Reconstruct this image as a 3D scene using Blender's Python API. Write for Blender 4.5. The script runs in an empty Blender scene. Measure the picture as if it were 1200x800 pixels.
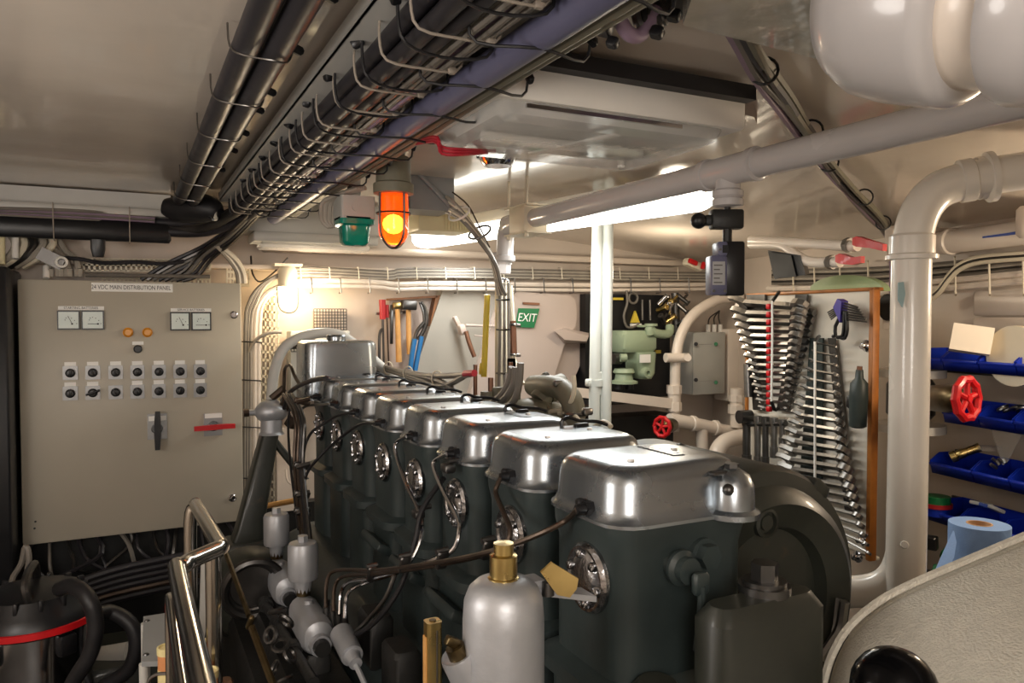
import bpy, bmesh, math, random
from mathutils import Vector as V, Matrix, Euler
random.seed(7)
C = bpy.context.scene.collection
PI = math.pi
# ---------------------------------------------------------------- camera
CAM = V((0, 0, 1.5)); F = 890.0; YAW = math.radians(26.8); PITCH = math.radians(1.8)
cd = bpy.data.cameras.new('camera'); cam = bpy.data.objects.new('camera', cd); C.objects.link(cam)
cam.location = CAM; cam.rotation_euler = (PI/2 - PITCH, 0, -YAW)
cd.sensor_width = 36; cd.lens = 36*F/1200; cd.clip_start = 0.02
sc = bpy.context.scene; sc.camera = cam
# ---------------------------------------------------------------- world, exposure
w = bpy.data.worlds.new('world'); sc.world = w; w.use_nodes = True
w.node_tree.nodes['Background'].inputs[0].default_value = (0.02, 0.018, 0.015, 1)
w.node_tree.nodes['Background'].inputs[1].default_value = 1.0
vs = sc.view_settings; vs.view_transform = 'Standard'; vs.look = 'None'; vs.gamma = 1; vs.use_curve_mapping = False
vs.exposure = 0.64
# ---------------------------------------------------------------- lights (the room's own lamps, plus an added port fill and a bare point light)
def light(name, kind, loc, power, col, size=.1, sy=None, to=None):
    l = bpy.data.lights.new(name, kind); o = bpy.data.objects.new(name, l); C.objects.link(o)
    o.location = loc; l.energy = power; l.color = col
    if kind == 'AREA':
        l.size = size
        if sy: l.shape = 'RECTANGLE'; l.size_y = sy
    else: l.shadow_soft_size = size
    if to is not None: o.rotation_euler = (V(to)-V(loc)).to_track_quat('-Z', 'Y').to_euler()
    return o
light('tube_light', 'AREA', (1.47, 2.7, 1.80), 9, (.97, .99, .97), .12, 1.5, (1.47, 2.701, 0))
light('bulkhead_lamp_light', 'POINT', (.72, 3.40, 1.60), 3.8, (1, .82, .60), .05)
light('aft_lamp_light', 'POINT', (-.15, -.75, 1.62), 32, (1, .95, .89), .32)
light('port_fill_light', 'POINT', (-.95, 1.1, 1.42), 19, (1, .95, .9), .25)  # added fill out of view to port, brightens the ceiling
light('starboard_lamp_light', 'POINT', (2.42, .92, 1.62), 10.5, (1, .82, .60), .08)
light('board_warm_light', 'POINT', (2.3, 2.9, 1.72), 4.5, (1, .86, .66), .05)  # bare warm point light near the tool board's far edge, no lamp stands there
# ---------------------------------------------------------------- projection helpers: where things stand
FW = V((math.sin(YAW)*math.cos(PITCH), math.cos(YAW)*math.cos(PITCH), -math.sin(PITCH)))
RT = V((math.cos(YAW), -math.sin(YAW), 0)); UP = RT.cross(FW)
def ray(x, y): return FW + RT*((x-600)/F) + UP*((400-y)/F)
def P(x, y, z): return CAM + ray(x, y)*z
def PX(x, y, X): d = ray(x, y); return CAM + d*(X/d.x)
def PY(x, y, Y): d = ray(x, y); return CAM + d*(Y/d.y)
def PZ(x, y, Z): d = ray(x, y); return CAM + d*((Z-CAM.z)/d.z)
def PP(x, y, o, n): d = ray(x, y); return CAM + d*((o-CAM).dot(n)/d.dot(n))
Z = V((0, 0, 1)); XA = V((1, 0, 0)); YA = V((0, 1, 0))
# ---------------------------------------------------------------- materials
MATS = {}
def lin(c): return tuple(((v/255)/12.92 if v/255 <= .04045 else ((v/255+.055)/1.055)**2.4) for v in c)
def mat(name, col, rough=.5, metal=0., var=.12, scale=8., bump=0., bscale=60., coat=0., emit=None, es=0., trans=0., alpha=1., stain=None, ior=1.45):
    m = bpy.data.materials.new(name); m.use_nodes = True; MATS[name] = m
    nt = m.node_tree; b = nt.nodes['Principled BSDF']; L = nt.links.new
    c = lin(col)
    tc = nt.nodes.new('ShaderNodeTexCoord'); nz = nt.nodes.new('ShaderNodeTexNoise')
    nz.inputs['Scale'].default_value = scale; nz.inputs['Detail'].default_value = 5
    L(tc.outputs['Object'], nz.inputs['Vector'])
    rp = nt.nodes.new('ShaderNodeValToRGB')
    rp.color_ramp.elements[0].position = .3; rp.color_ramp.elements[1].position = .7
    rp.color_ramp.elements[0].color = tuple(v*(1-var) for v in c)+(1,)
    rp.color_ramp.elements[1].color = tuple(min(1, v*(1+var*.6)) for v in c)+(1,)
    L(nz.outputs['Fac'], rp.inputs['Fac']); out = rp.outputs['Color']
    if stain:
        n2 = nt.nodes.new('ShaderNodeTexNoise'); n2.inputs['Scale'].default_value = stain[1]; n2.inputs['Detail'].default_value = 8
        n2.inputs['Roughness'].default_value = .7
        L(tc.outputs['Object'], n2.inputs['Vector'])
        r2 = nt.nodes.new('ShaderNodeValToRGB'); r2.color_ramp.elements[0].position = stain[2]; r2.color_ramp.elements[1].position = stain[2]+.1
        L(n2.outputs['Fac'], r2.inputs['Fac'])
        mx = nt.nodes.new('ShaderNodeMixRGB'); mx.inputs[2].default_value = lin(stain[0])+(1,)
        L(r2.outputs['Color'], mx.inputs[0]); L(out, mx.inputs[1]); out = mx.outputs[0]
    L(out, b.inputs['Base Color'])
    mr = nt.nodes.new('ShaderNodeMapRange'); mr.inputs['To Min'].default_value = rough*.8; mr.inputs['To Max'].default_value = min(1, rough*1.25)
    L(nz.outputs['Fac'], mr.inputs['Value']); L(mr.outputs['Result'], b.inputs['Roughness'])
    b.inputs['Metallic'].default_value = metal; b.inputs['Coat Weight'].default_value = coat; b.inputs['IOR'].default_value = ior
    b.inputs['Transmission Weight'].default_value = trans; b.inputs['Alpha'].default_value = alpha
    if bump:
        nb = nt.nodes.new('ShaderNodeTexNoise'); nb.inputs['Scale'].default_value = bscale; nb.inputs['Detail'].default_value = 3
        L(tc.outputs['Object'], nb.inputs['Vector'])
        bp = nt.nodes.new('ShaderNodeBump'); bp.inputs['Strength'].default_value = bump; bp.inputs['Distance'].default_value = .01
        L(nb.outputs['Fac'], bp.inputs['Height']); L(bp.outputs['Normal'], b.inputs['Normal'])
    if emit: b.inputs['Emission Color'].default_value = lin(emit)+(1,); b.inputs['Emission Strength'].default_value = es
    return m
M = MATS
mat('ceiling_paint', (204, 192, 178), .18, var=.08, scale=2.5, bump=.10, bscale=7, coat=.3)
mat('wall_paint', (204, 190, 176), .4, var=.08, scale=3, bump=.05, bscale=20)
mat('steel_floor', (52, 50, 46), .5, .3, var=.3, scale=6)
mat('pipe_white', (226, 220, 210), .25, var=.06, scale=5, bump=.03, bscale=30, coat=.3)
mat('upright_paint', (200, 203, 196), .3, var=.05, coat=.2)
mat('pipe_cream', (222, 210, 197), .3, var=.06, scale=5, coat=.2)
mat('pipe_bluish', (188, 184, 183), .25, var=.06, scale=5, coat=.3)
mat('panel_paint', (178, 170, 154), .42, var=.06, scale=3, bump=.02, bscale=150)
mat('hatch_paint', (184, 168, 158), .4, var=.05, scale=3)
mat('hatch_frame', (158, 152, 142), .45, var=.05, scale=3)
mat('engine_paint', (48, 57, 57), .4, var=.25, scale=9, bump=.06, bscale=40, coat=.1)
mat('engine_green', (44, 46, 40), .42, var=.25, scale=7, bump=.06, bscale=30, coat=.15, stain=((70, 58, 44), 9, .6))
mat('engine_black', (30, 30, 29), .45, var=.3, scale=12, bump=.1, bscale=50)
mat('cover_alu', (160, 167, 173), .26, .92, var=.12, scale=6, bump=.03, bscale=25)
mat('cast_alu', (178, 180, 184), .42, .55, var=.12, scale=12, bump=.05, bscale=80, stain=((96, 70, 58), 26, .70))
mat('chrome', (205, 205, 208), .14, 1., var=.1, scale=20)
mat('rough_chrome', (180, 180, 182), .22, 1., var=.3, scale=35, bump=.35, bscale=45)
mat('stainless', (206, 200, 190), .16, 1., var=.06, scale=10)
mat('steel', (142, 140, 137), .33, 1., var=.15, scale=20)
mat('dark_steel', (92, 90, 88), .35, .9, var=.2, scale=15)
mat('brass', (196, 172, 112), .28, 1., var=.15, scale=20)
mat('old_brass', (100, 86, 60), .35, .95, var=.3, scale=25, stain=((70, 45, 28), 20, .58))
mat('copper_pipe', (84, 72, 63), .4, .8, var=.3, scale=20)
mat('black_rubber', (30, 29, 31), .48, var=.2, scale=20)
mat('black_plastic', (24, 24, 26), .35, var=.1, scale=20)
mat('matt_black', (12, 12, 13), .6, var=.1)
mat('black_gloss', (6, 6, 7), .16, var=.1, ior=1.18)
mat('black_cable', (40, 38, 42), .42, var=.15, scale=20)
mat('grey_cable', (112, 106, 98), .45, var=.12, scale=20)
mat('light_cable', (162, 154, 142), .45, var=.1, scale=20)
mat('lilac_cable', (140, 118, 136), .45, var=.1, scale=20)
mat('green_grey_cable', (112, 108, 92), .45, var=.12, scale=20)
mat('blue_grey_pipe', (92, 92, 116), .38, var=.08, scale=8)
mat('red_cable', (170, 38, 52), .4, var=.1)
mat('tie_grey', (150, 140, 128), .5, var=.05)
mat('grey_paint', (138, 140, 140), .4, var=.06)
mat('light_grey', (188, 186, 180), .42, var=.06)
mat('box_grey', (172, 172, 166), .4, var=.05)
mat('white_plastic', (232, 228, 220), .35, var=.04)
mat('off_white', (216, 206, 184), .45, var=.06)
mat('cream_plastic', (226, 214, 172), .4, var=.05)
mat('label_white', (238, 236, 230), .5, var=.02)
mat('ink', (40, 38, 40), .6, var=.05)
mat('switch_grey', (150, 150, 150), .35, .5, var=.08)
mat('amber_knob', (214, 140, 24), .3, var=.08)
mat('red_gloss', (196, 22, 28), .38, var=.12, scale=20, coat=.1)
mat('wood', (168, 104, 44), .42, var=.25, scale=14)
mat('dark_wood', (128, 82, 46), .5, var=.25, scale=14)
mat('pale_wood', (200, 150, 88), .45, var=.2, scale=18)
mat('board_white', (214, 206, 192), .45, var=.05)
mat('pump_green', (150, 165, 138), .4, var=.1, scale=9)
mat('sign_green', (22, 112, 66), .4, var=.05)
mat('teal_lens', (10, 150, 128), .2, var=.1, coat=.5, trans=.3)
mat('amber_glass', (255, 120, 26), .08, var=.05, trans=.75, emit=(255, 74, 8), es=.55)
mat('amber_core', (255, 200, 120), .4, var=.02, emit=(255, 190, 96), es=8)
mat('bin_blue', (20, 48, 170), .35, var=.1, scale=12)
mat('paper_blue', (128, 160, 208), .7, var=.06, scale=30, bump=.1, bscale=250)
mat('cardboard', (196, 158, 120), .7, var=.08)
mat('paper_white', (236, 224, 206), .7, var=.04)
mat('yellow_plastic', (214, 188, 66), .35, var=.08)
mat('tool_blue', (32, 104, 160), .4, var=.08)
mat('tool_red', (170, 36, 40), .4, var=.1)
mat('green_tool', (46, 56, 54), .45, var=.15)
mat('violet', (72, 62, 150), .35, var=.1)
mat('copper_nut', (116, 82, 64), .4, .7, var=.2)
mat('casing_grey', (196, 191, 178), .42, .1, var=.1, scale=60, bump=.35, bscale=260)
mat('duct_film', (176, 170, 156), .16, .1, var=.3, scale=14, bump=.4, bscale=16, coat=.5)
mat('diffuser_clear', (238, 237, 232), .08, var=.04, alpha=.42, bump=.12, bscale=30, coat=.3)
mat('tube_glow', (255, 255, 250), .4, var=.01, emit=(255, 252, 240), es=3.6)
mat('lamp_glow', (255, 240, 210), .4, var=.01, emit=(255, 224, 168), es=16)
mat('clear_glass', (240, 240, 235), .05, var=.02, trans=.95)
mat('dial_face', (212, 222, 216), .35, var=.02)
mat('plastic_bag', (215, 210, 200), .12, var=.1, alpha=.35, trans=.4)
mat('green_lid', (20, 110, 60), .4, var=.1)
mat('clear_green', (176, 200, 150), .2, var=.1, alpha=.7)
mat('teal_grime', (150, 176, 178), .5, var=.2)
mat('tape_blue', (52, 76, 156), .45, var=.1)
mat('tin_orange', (206, 140, 92), .4, var=.1)
mat('tin_cream', (222, 206, 150), .45, var=.08)
# ---------------------------------------------------------------- mesh building
class B:
    def __init__(s, Mx=None): s.bm = bmesh.new(); s.M = Mx
    def v(s, p):
        p = V(p); return s.bm.verts.new(s.M @ p if s.M else p)
    def f(s, vs):
        try: return s.bm.faces.new(vs)
        except ValueError: return None
    def loft(s, rings, cap0=True, cap1=True, closed=True):
        R = [[s.v(p) for p in r] for r in rings]
        n = len(R[0])
        for a, b in zip(R, R[1:]):
            for i in range(n if closed else n-1):
                j = (i+1) % n; s.f((a[i], a[j], b[j], b[i]))
        if cap0: s.f(R[0][::-1])
        if cap1: s.f(R[-1])
        return s
    def box(s, c, d, rot=None, bev=0):
        c = V(c); hx, hy, hz = d[0]/2, d[1]/2, d[2]/2
        m = rot.to_matrix() if isinstance(rot, Euler) else (rot if rot else Matrix.Identity(3))
        if bev > 0:
            k = min(bev, hx*.95, hy*.95, hz*.95); rings = []
            for z, q in ((-hz, k), (-hz+k, 0), (hz-k, 0), (hz, k)):
                rings.append([c + m @ V((x, y, z)) for x, y in rr(hx*2-2*q*.6, hy*2-2*q*.6, k, 2)])
            return s.loft(rings)
        r = [[c + m @ V((sx*hx, sy*hy, z)) for sx, sy in ((-1, -1), (1, -1), (1, 1), (-1, 1))] for z in (-hz, hz)]
        return s.loft(r)
    def span(s, a, b, bev=0):
        a, b = V(a), V(b); return s.box((a+b)/2, (abs(a.x-b.x), abs(a.y-b.y), abs(a.z-b.z)), None, bev)
    def prism(s, pts, vec):
        vec = V(vec); pts = [V(p) for p in pts]; return s.loft([pts, [p+vec for p in pts]])
    def cyl(s, p0, p1, r0, r1=None, n=16, caps=True):
        p0, p1 = V(p0), V(p1); r1 = r0 if r1 is None else r1
        a, b = basis(p1-p0)
        rg = lambda p, r: [p + (a*math.cos(2*PI*i/n) + b*math.sin(2*PI*i/n))*r for i in range(n)]
        return s.loft([rg(p0, r0), rg(p1, r1)], caps, caps)
    def lathe(s, o, ax, prof, n=20):
        o = V(o); ax = V(ax).normalized(); a, b = basis(ax)
        s.loft([[o + ax*h + (a*math.cos(2*PI*i/n) + b*math.sin(2*PI*i/n))*max(r, 1e-4) for i in range(n)] for r, h in prof]); return s
    def sphere(s, c, r, n=16, sq=(1, 1, 1)):
        c = V(c); k = n//2
        s.loft([[c + V((math.cos(2*PI*i/n)*math.sin(PI*(j+.02)/(k+.04))*r*sq[0], math.sin(2*PI*i/n)*math.sin(PI*(j+.02)/(k+.04))*r*sq[1], -math.cos(PI*(j+.02)/(k+.04))*r*sq[2])) for i in range(n)] for j in range(k+1)]); return s
    def tube(s, pts, r, n=8, sub=4, caps=True, closed=False):
        pts = [V(p) for p in pts]
        if sub > 1 and len(pts) > 2: pts = smooth(pts, sub, closed)
        T = []
        m = len(pts)
        for i in range(m):
            if closed: t = pts[(i+1) % m]-pts[i-1]
            else: t = pts[min(i+1, m-1)]-pts[max(i-1, 0)]
            T.append(t.normalized() if t.length > 1e-9 else V((0, 0, 1)))
        a, b = basis(T[0]); rings = []
        for i, p in enumerate(pts):
            a = (a - T[i]*a.dot(T[i]))
            a = a.normalized() if a.length > 1e-6 else basis(T[i])[0]
            b = T[i].cross(a); rad = r if not callable(r) else r(i/(m-1))
            rings.append([p + (a*math.cos(2*PI*k/n)+b*math.sin(2*PI*k/n))*rad for k in range(n)])
        if closed:
            rings.append(rings[0][:]); return s.loft(rings, False, False)
        return s.loft(rings, caps, caps)
    def ring(s, c, ax, R, r, n=24, k=8):
        a, b = basis(V(ax)); c = V(c)
        return s.tube([c + (a*math.cos(2*PI*i/n)+b*math.sin(2*PI*i/n))*R for i in range(n)], r, k, 1, closed=True)
def basis(d):
    d = V(d).normalized(); a = d.cross(Z) if abs(d.z) < .95 else d.cross(XA)
    a.normalize(); return a, a.cross(d)
def smooth(p, k, closed=False):
    out = []; n = len(p)
    for i in range(n if closed else n-1):
        if closed: a, b, c, d = p[i-1], p[i], p[(i+1) % n], p[(i+2) % n]
        else: a, b, c, d = p[max(i-1, 0)], p[i], p[i+1], p[min(i+2, n-1)]
        for j in range(k):
            t = j/k
            out.append(.5*((2*b)+(c-a)*t+(2*a-5*b+4*c-d)*t*t+(-a+3*b-3*c+d)*t**3))
    if not closed: out.append(p[-1])
    return out
def rr(w, d, r, seg=4, cx=0, cy=0):
    r = min(r, w/2-1e-4, d/2-1e-4); o = []
    for qx, qy, a0 in ((1, 1, 0), (-1, 1, 90), (-1, -1, 180), (1, -1, 270)):
        for i in range(seg+1):
            a = math.radians(a0+90*i/seg); o.append((cx+qx*(w/2-r)+r*math.cos(a), cy+qy*(d/2-r)+r*math.sin(a)))
    return o
ORG = {}
def mesh_of(name, b, m, off, sharp=38):
    bmesh.ops.remove_doubles(b.bm, verts=b.bm.verts, dist=1e-6)
    bmesh.ops.recalc_face_normals(b.bm, faces=b.bm.faces)
    for f in b.bm.faces: f.smooth = True
    lim = math.radians(sharp)
    for e in b.bm.edges:
        if len(e.link_faces) == 2 and e.calc_face_angle(0) > lim: e.smooth = False
    bmesh.ops.translate(b.bm, verts=b.bm.verts, vec=-off)
    me = bpy.data.meshes.new(name); b.bm.to_mesh(me); b.bm.free()
    me.materials.append(M[m] if isinstance(m, str) else m); return me
def thing(name, label, cat, loc, group=None):
    o = bpy.data.objects.new(name, None); C.objects.link(o); o.empty_display_size = .05
    o.location = loc; ORG[o] = V(loc); o['label'] = label; o['category'] = cat
    if group: o['group'] = group
    return o
def O(name, b, m, parent, label=None, stuff=False):           # a part (or sub-part), built in world coordinates
    off = ORG[parent]; o = bpy.data.objects.new(name, mesh_of(name, b, m, off)); C.objects.link(o)
    o.parent = parent; ORG[o] = off
    if label: o['label'] = label
    if stuff: o['kind'] = 'stuff'
    return o
def T(name, b, m, label, cat, group=None):                    # a thing that is one mesh
    vs_ = [v.co.copy() for v in b.bm.verts]
    lo = [min(v[i] for v in vs_) for i in range(3)]; hi = [max(v[i] for v in vs_) for i in range(3)]
    off = V(((lo[0]+hi[0])/2, (lo[1]+hi[1])/2, lo[2]))
    o = bpy.data.objects.new(name, mesh_of(name, b, m, off)); C.objects.link(o); o.location = off; ORG[o] = off
    o['label'] = label; o['category'] = cat
    if group: o['group'] = group
    return o
def ST(name, b, m):                                           # the setting
    o = bpy.data.objects.new(name, mesh_of(name, b, m, V((0, 0, 0)))); C.objects.link(o); o['kind'] = 'structure'; ORG[o] = V((0, 0, 0)); return o
def again(o, d, parent):                                      # copy of a part with its sub-parts, shifted
    c = o.copy(); C.objects.link(c); c.parent = parent; c.location = o.location + (V(d) if d is not None else V((0, 0, 0)))
    ORG[c] = ORG[o]
    for k in list(o.children): again(k, None, c)
    return c
def frame(ex, ey, ez, o):
    m = Matrix.Identity(4)
    for i, e in enumerate((ex, ey, ez)):
        for r in range(3): m[r][i] = e[r]
    for r in range(3): m[r][3] = o[r]
    return m
def text(name, s, size, mx, m, parent, depth=.0006, sx=1.0):
    cu = bpy.data.curves.new('t', 'FONT'); cu.body = s; cu.size = size; cu.align_x = 'CENTER'; cu.align_y = 'CENTER'; cu.extrude = depth
    t = bpy.data.objects.new('t', cu); C.objects.link(t)
    dg = bpy.context.evaluated_depsgraph_get(); me = bpy.data.meshes.new_from_object(t.evaluated_get(dg))
    bpy.data.objects.remove(t); bpy.data.curves.remove(cu)
    me.transform(Matrix.Diagonal((sx, 1, 1, 1))); me.transform(mx); me.transform(Matrix.Translation(-ORG[parent])); me.materials.clear(); me.materials.append(M[m])
    o = bpy.data.objects.new(name, me); C.objects.link(o); o.parent = parent; ORG[o] = ORG[parent]; return o
ORDW = ['topmost', 'second from the top', 'third from the top', 'fourth from the top', 'fifth from the top', 'sixth from the top', 'seventh from the top', 'eighth from the top', 'ninth from the top', 'tenth from the top', 'eleventh from the top', 'twelfth from the top', 'thirteenth from the top', 'fourteenth from the top', 'fifteenth from the top', 'sixteenth from the top', 'seventeenth from the top', 'eighteenth from the top', 'nineteenth from the top', 'twentieth from the top', 'third from the bottom', 'second from the bottom', 'lowest']
# ================================================================ STRUCTURE
ST('floor', B().span((-1.4, -1, -.05), (3.4, 3.8, 0)), 'steel_floor')
CY = lambda y: [(-1.45, y, 2.0), (1.3, y, 2.0), (3.6, y, 1.80), (3.6, y, 2.2), (-1.45, y, 2.2)]
ST('ceiling', B().prism(CY(-1.05), (0, 4.9, 0)), 'ceiling_paint')
ST('wall_left', B().span((-1.45, -1, 0), (-1.35, 3.8, 2.05)), 'wall_paint')
ST('wall_front', B().span((-1.4, 3.65, 0), (3.5, 3.78, 2.02)), 'wall_paint')
ST('wall_back', B().span((-1.4, -1.05, 0), (3.4, -.95, 2.05)), 'wall_paint')
TH = math.radians(10.5); U = V((math.sin(TH), math.cos(TH), 0)); N = V((-math.cos(TH), math.sin(TH), 0))
WO = V((2.85, 1.5, 0))
WF = frame(U, N, Z, WO)                       # starboard wall frame: along, out of the wall, up
wr = ST('wall_right', B(WF).span((-2.7, -.12, 0), (2.4, 0, 1.95)), 'wall_paint')
def WR(x, y, off): return PP(x, y, WO + N*off, N)
def wl(p): d = p-WO; return (d.dot(U), d.dot(N), p.z)
for i, (za, zb) in enumerate(((1.30, 1.40), (1.408, 1.50), (1.508, 1.60))):
    O('plank', B(WF).box((-.9, .012, (za+zb)/2), (2.4, .024, zb-za), None, .008), 'pipe_cream', wr)
# deck beams on the ceiling
ST('trim_1', B().prism([PZ(x, y, 1.972) for x, y in ((560, 66), (884, 137), (887, 146), (870, 152), (560, 88))], (0, 0, .04)), 'ceiling_paint')
ST('trim_2', B().span((-1.4, 3.42, 1.86), (.42, 3.65, 1.90), .01), 'wall_paint')
ST('trim_3', B().span((-1.4, 3.52, 1.715), (3.4, 3.65, 1.735), .005), 'wall_paint')
for k in range(4):
    ST('trim_%d' % (k+4), B(WF).box((-1.25+k*.55, .16, 1.80), (.05, .34, .10), None, .012), 'wall_paint')
ST('trim_8', B().span((.55, 3.5, 1.80), (2.9, 3.65, 1.83), .01), 'wall_paint')

# ================================================================ ENGINE
EO = (.72, 1.75, 0)
eng = thing('marine_engine', 'long dark green-grey diesel engine with a row of eight silver rocker covers', 'engine', EO)
def rings_rr(cx, cy, spec): return [[V((x, y, z)) for x, y in rr(wd, dp, r, 4, cx, cy)] for wd, dp, r, z in spec]
b = B()
b.loft(rings_rr(.73, 1.82, [(.60, 2.15, .05, .12), (.60, 2.15, .05, .60), (.50, 2.1, .06, .70), (.34, 2.06, .06, .74)]))
O('crankcase', b, 'engine_paint', eng)
for i in range(8): O('crankcase_door', B().box((.425, .97+.25*i, .42), (.02, .19, .24), None, .008), 'engine_paint', eng)
X0, W0, D0, PIT = .72, .242, .205, .25
CY0 = .957
def cyl_body(yc):
    q = B()
    q.loft(rings_rr(X0, yc, [(.25, .2, .035, .70), (.25, .2, .035, .945), (.29, .232, .05, .955), (.29, .232, .05, .975), (.236, .192, .035, .985), (.236, .192, .035, 1.16), (.246, .2, .035, 1.185), (.25, .206, .04, 1.206)]))
    return q
def cover(yc):
    q = B()
    q.loft(rings_rr(X0, yc, [(.264, .218, .05, 1.206), (.264, .218, .05, 1.211), (.254, .208, .047, 1.216), (.245, .198, .044, 1.226), (.240, .193, .043, 1.262), (.234, .187, .043, 1.274), (.222, .175, .04, 1.282), (.205, .158, .036, 1.2865), (.18, .13, .03, 1.288)]))
    return q
cylinders, covers = [], []
c0 = O('cylinder_block', cyl_body(CY0), 'engine_paint', eng); cylinders.append(c0)
k0 = O('rocker_cover', cover(CY0), 'cover_alu', eng, 'silver cast cover with a rounded top'); covers.append(k0)
# sub-parts of one cylinder, repeated with it
q = B(); cc = V((X0-.118, CY0-.02, 1.118))
q.lathe(cc, (-1, 0, 0), [(.052, 0), (.052, .006), (.047, .012), (.043, .012), (.040, .007), (.034, .012), (.02, .016), (.004, .015)], 28)
for k in range(6):
    a = k*PI/3+.3; q.box(cc + V((-.013, .036*math.cos(a), .036*math.sin(a))), (.012, .012, .012), None, .003)
O('inspection_cap', q, 'rough_chrome', c0, 'bright round inspection cap')
q = B(); uc = V((X0-.122, CY0-.03, 1.224))
q.cyl(uc + V((.01, 0, 0)), uc + V((-.012, 0, 0)), .011, .011, 6); q.cyl(uc + V((-.012, 0, 0)), uc + V((-.026, 0, 0)), .008, .007, 10)
q.box(uc + V((-.008, .018, .0)), (.012, .014, .02), None, .003)
O('pipe_union', q, 'black_plastic', k0, 'dark pipe union')
q = B(); lc = V((X0+.055, CY0+.07, 1.284))
q.tube([lc + V((-.02, 0, 0)), lc + V((-.02, 0, .014)), lc + V((-.005, 0, .02)), lc + V((.02, 0, .012)), lc + V((.06, .0, .008)), lc + V((.085, 0, .0))], .004, 6)
q.box(lc + V((.012, -.018, .006)), (.03, .012, .008), None, .002)
lp0 = O('pull_loop', q, 'black_plastic', k0, 'black wire loop')
for k in range(2): O('cover_stud', B().cyl((X0-.06+.12*k, CY0-.04+.05*k, 1.287), (X0-.06+.12*k, CY0-.04+.05*k, 1.291), .006, .005, 8), 'steel', k0)
for i in range(1, 8):
    cylinders.append(again(c0, (0, PIT*i, 0), eng)); covers.append(again(k0, (0, PIT*i, 0), eng))
bpy.data.objects.remove(lp0)
# raised lettering strip (illegible in the photograph) on the nearest two covers
for i in (0, 1):
    q = B(); yc = CY0+PIT*i
    for k in range(7): q.box((X0+.035+.0*k, yc+.055-.014*k, 1.2888), (.022, .009, .002), Euler((0, 0, .1*((k % 3)-1))), .0006)
    O('cast_plate', q, 'cover_alu', covers[i])
# boss with filler cap on the nearest cover
q = B(); bc = V((.80, CY0-.10, 1.205))
q.lathe(bc, Z, [(.042, 0), (.042, .008), (.034, .013), (.033, .045), (.026, .062), (.010, .072)], 20)
O('filler_boss', q, 'cover_alu', k0)
q = B(); q.cyl(bc + V((0, 0, .068)), bc + V((0, 0, .078)), .011, .011, 6); q.box(bc + V((-.02, 0, .066)), (.04, .014, .006), None, .002); q.sphere(bc + V((-.025, -.02, .045)), .009, 10)
O('filler_cap', q, 'dark_steel', k0, 'dark hexagon filler cap')
# front fittings of the nearest cylinder
yf = CY0-.098
q = B(); pc = PY(822, 648, yf)
q.cyl(pc + V((0, .02, 0)), pc + V((0, -.008, 0)), .024, .024, 20); q.cyl(pc + V((0, -.008, 0)), pc + V((0, -.024, 0)), .0185, .0185, 6)
O('hexagon_plug', q, 'engine_paint', c0)
q = B(); pc = PY(792, 662, yf)
q.lathe(pc + V((0, .02, 0)), (0, -1, 0), [(.022, 0), (.022, .02), (.018, .028), (.026, .030), (.026, .036), (.019, .04), (.019, .052), (.004, .054)], 22)
q.tube([pc + V((.004, -.05, -.015)), pc + V((.006, -.048, -.05)), pc + V((.006, -.04, -.11))], .006, 8)
q.box(pc + V((.004, -.048, -.012)), (.026, .012, .03), None, .004)
O('drain_cock', q, 'engine_paint', c0, 'lever cock on the front face')
q = B(); q.span((.672, .735, .3), (.868, .80, 1.118), .02); O('front_casing', q, 'engine_green', eng); q = B(); q.span((.61, .79, .3), (.68, .87, 1.0), .02)
O('front_casing', q, 'engine_green', eng)
q = B(); pc = V((.79, .78, 1.116)); q.cyl(pc, pc + V((0, 0, .012)), .036, .036, 24); q.cyl(pc + V((0, 0, .012)), pc + V((0, 0, .018)), .03, .03, 24); q.cyl(pc + V((0, 0, .018)), pc + V((0, 0, .042)), .019, .019, 6)
O('oil_plug', q, 'dark_steel', eng, 'hexagon plug on a round collar')
# barrel housing at the right
q = B(); bo = V((.93, .885, 1.035))
q.lathe(bo, (0, 1, 0), [(.08, .035), (.118, .035), (.125, .014), (.165, .0), (.182, .012), (.190, .03), (.212, .036), (.22, .05), (.22, .36), (.19, .44), (.05, .45)], 56)
O('flywheel_housing', q, 'engine_green', eng)
q = B()
q.lathe(bo + V((-.026, .022, .138)), (0, -1, 0), [(.024, 0), (.024, .02), (.018, .022), (.017, .014), (.013, .014), (.012, .02), (.002, .02)], 24)
O('housing_boss', q, 'engine_green', eng)
q = B(); t = math.radians(51); q.box(bo + V((math.cos(t)*.212, .06, math.sin(t)*.212)), (.035, .05, .04), Euler((0, -t, 0)), .006)
O('timing_lug', q, 'engine_green', eng)
q = B(); q.span((.84, .9, .2), (1.03, 1.3, .96), .03); q.span((.86, 1.3, .2), (1.0, 2.7, .8), .03)
O('gear_casing', q, 'engine_paint', eng)
q = B()
for k in range(6): q.span((.80+.022*k, 1.32, 1.215), (.812+.022*k, 1.62, 1.222))
q.span((.79, 1.31, 1.19), (.945, 1.63, 1.216), .01)
O('vent_grille', q, 'light_grey', eng)
q = B(); pc = P(790, 528, 1.36); q.cyl(pc + V((-.012, 0, -.01)), pc + V((.01, 0, .006)), .008, .008, 10); q.sphere(pc + V((.014, 0, .0)), .013, 10); q.tube([pc + V((-.01, 0, 0)), pc + V((-.05, 0, -.008)), pc + V((-.075, -.01, -.03))], .003, 6)
O('breather_elbow', q, 'dark_steel', eng)
# exhaust side: black manifold between
q = B()
for i in range(1, 8): q.box((.90, CY0+PIT*i, 1.05), (.12, .12, .14), None, .03)
q.cyl((.97, 1.15, 1.03), (.97, 2.9, 1.03), .07, .07, 20)
O('exhaust_manifold', q, 'engine_black', eng)
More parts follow.
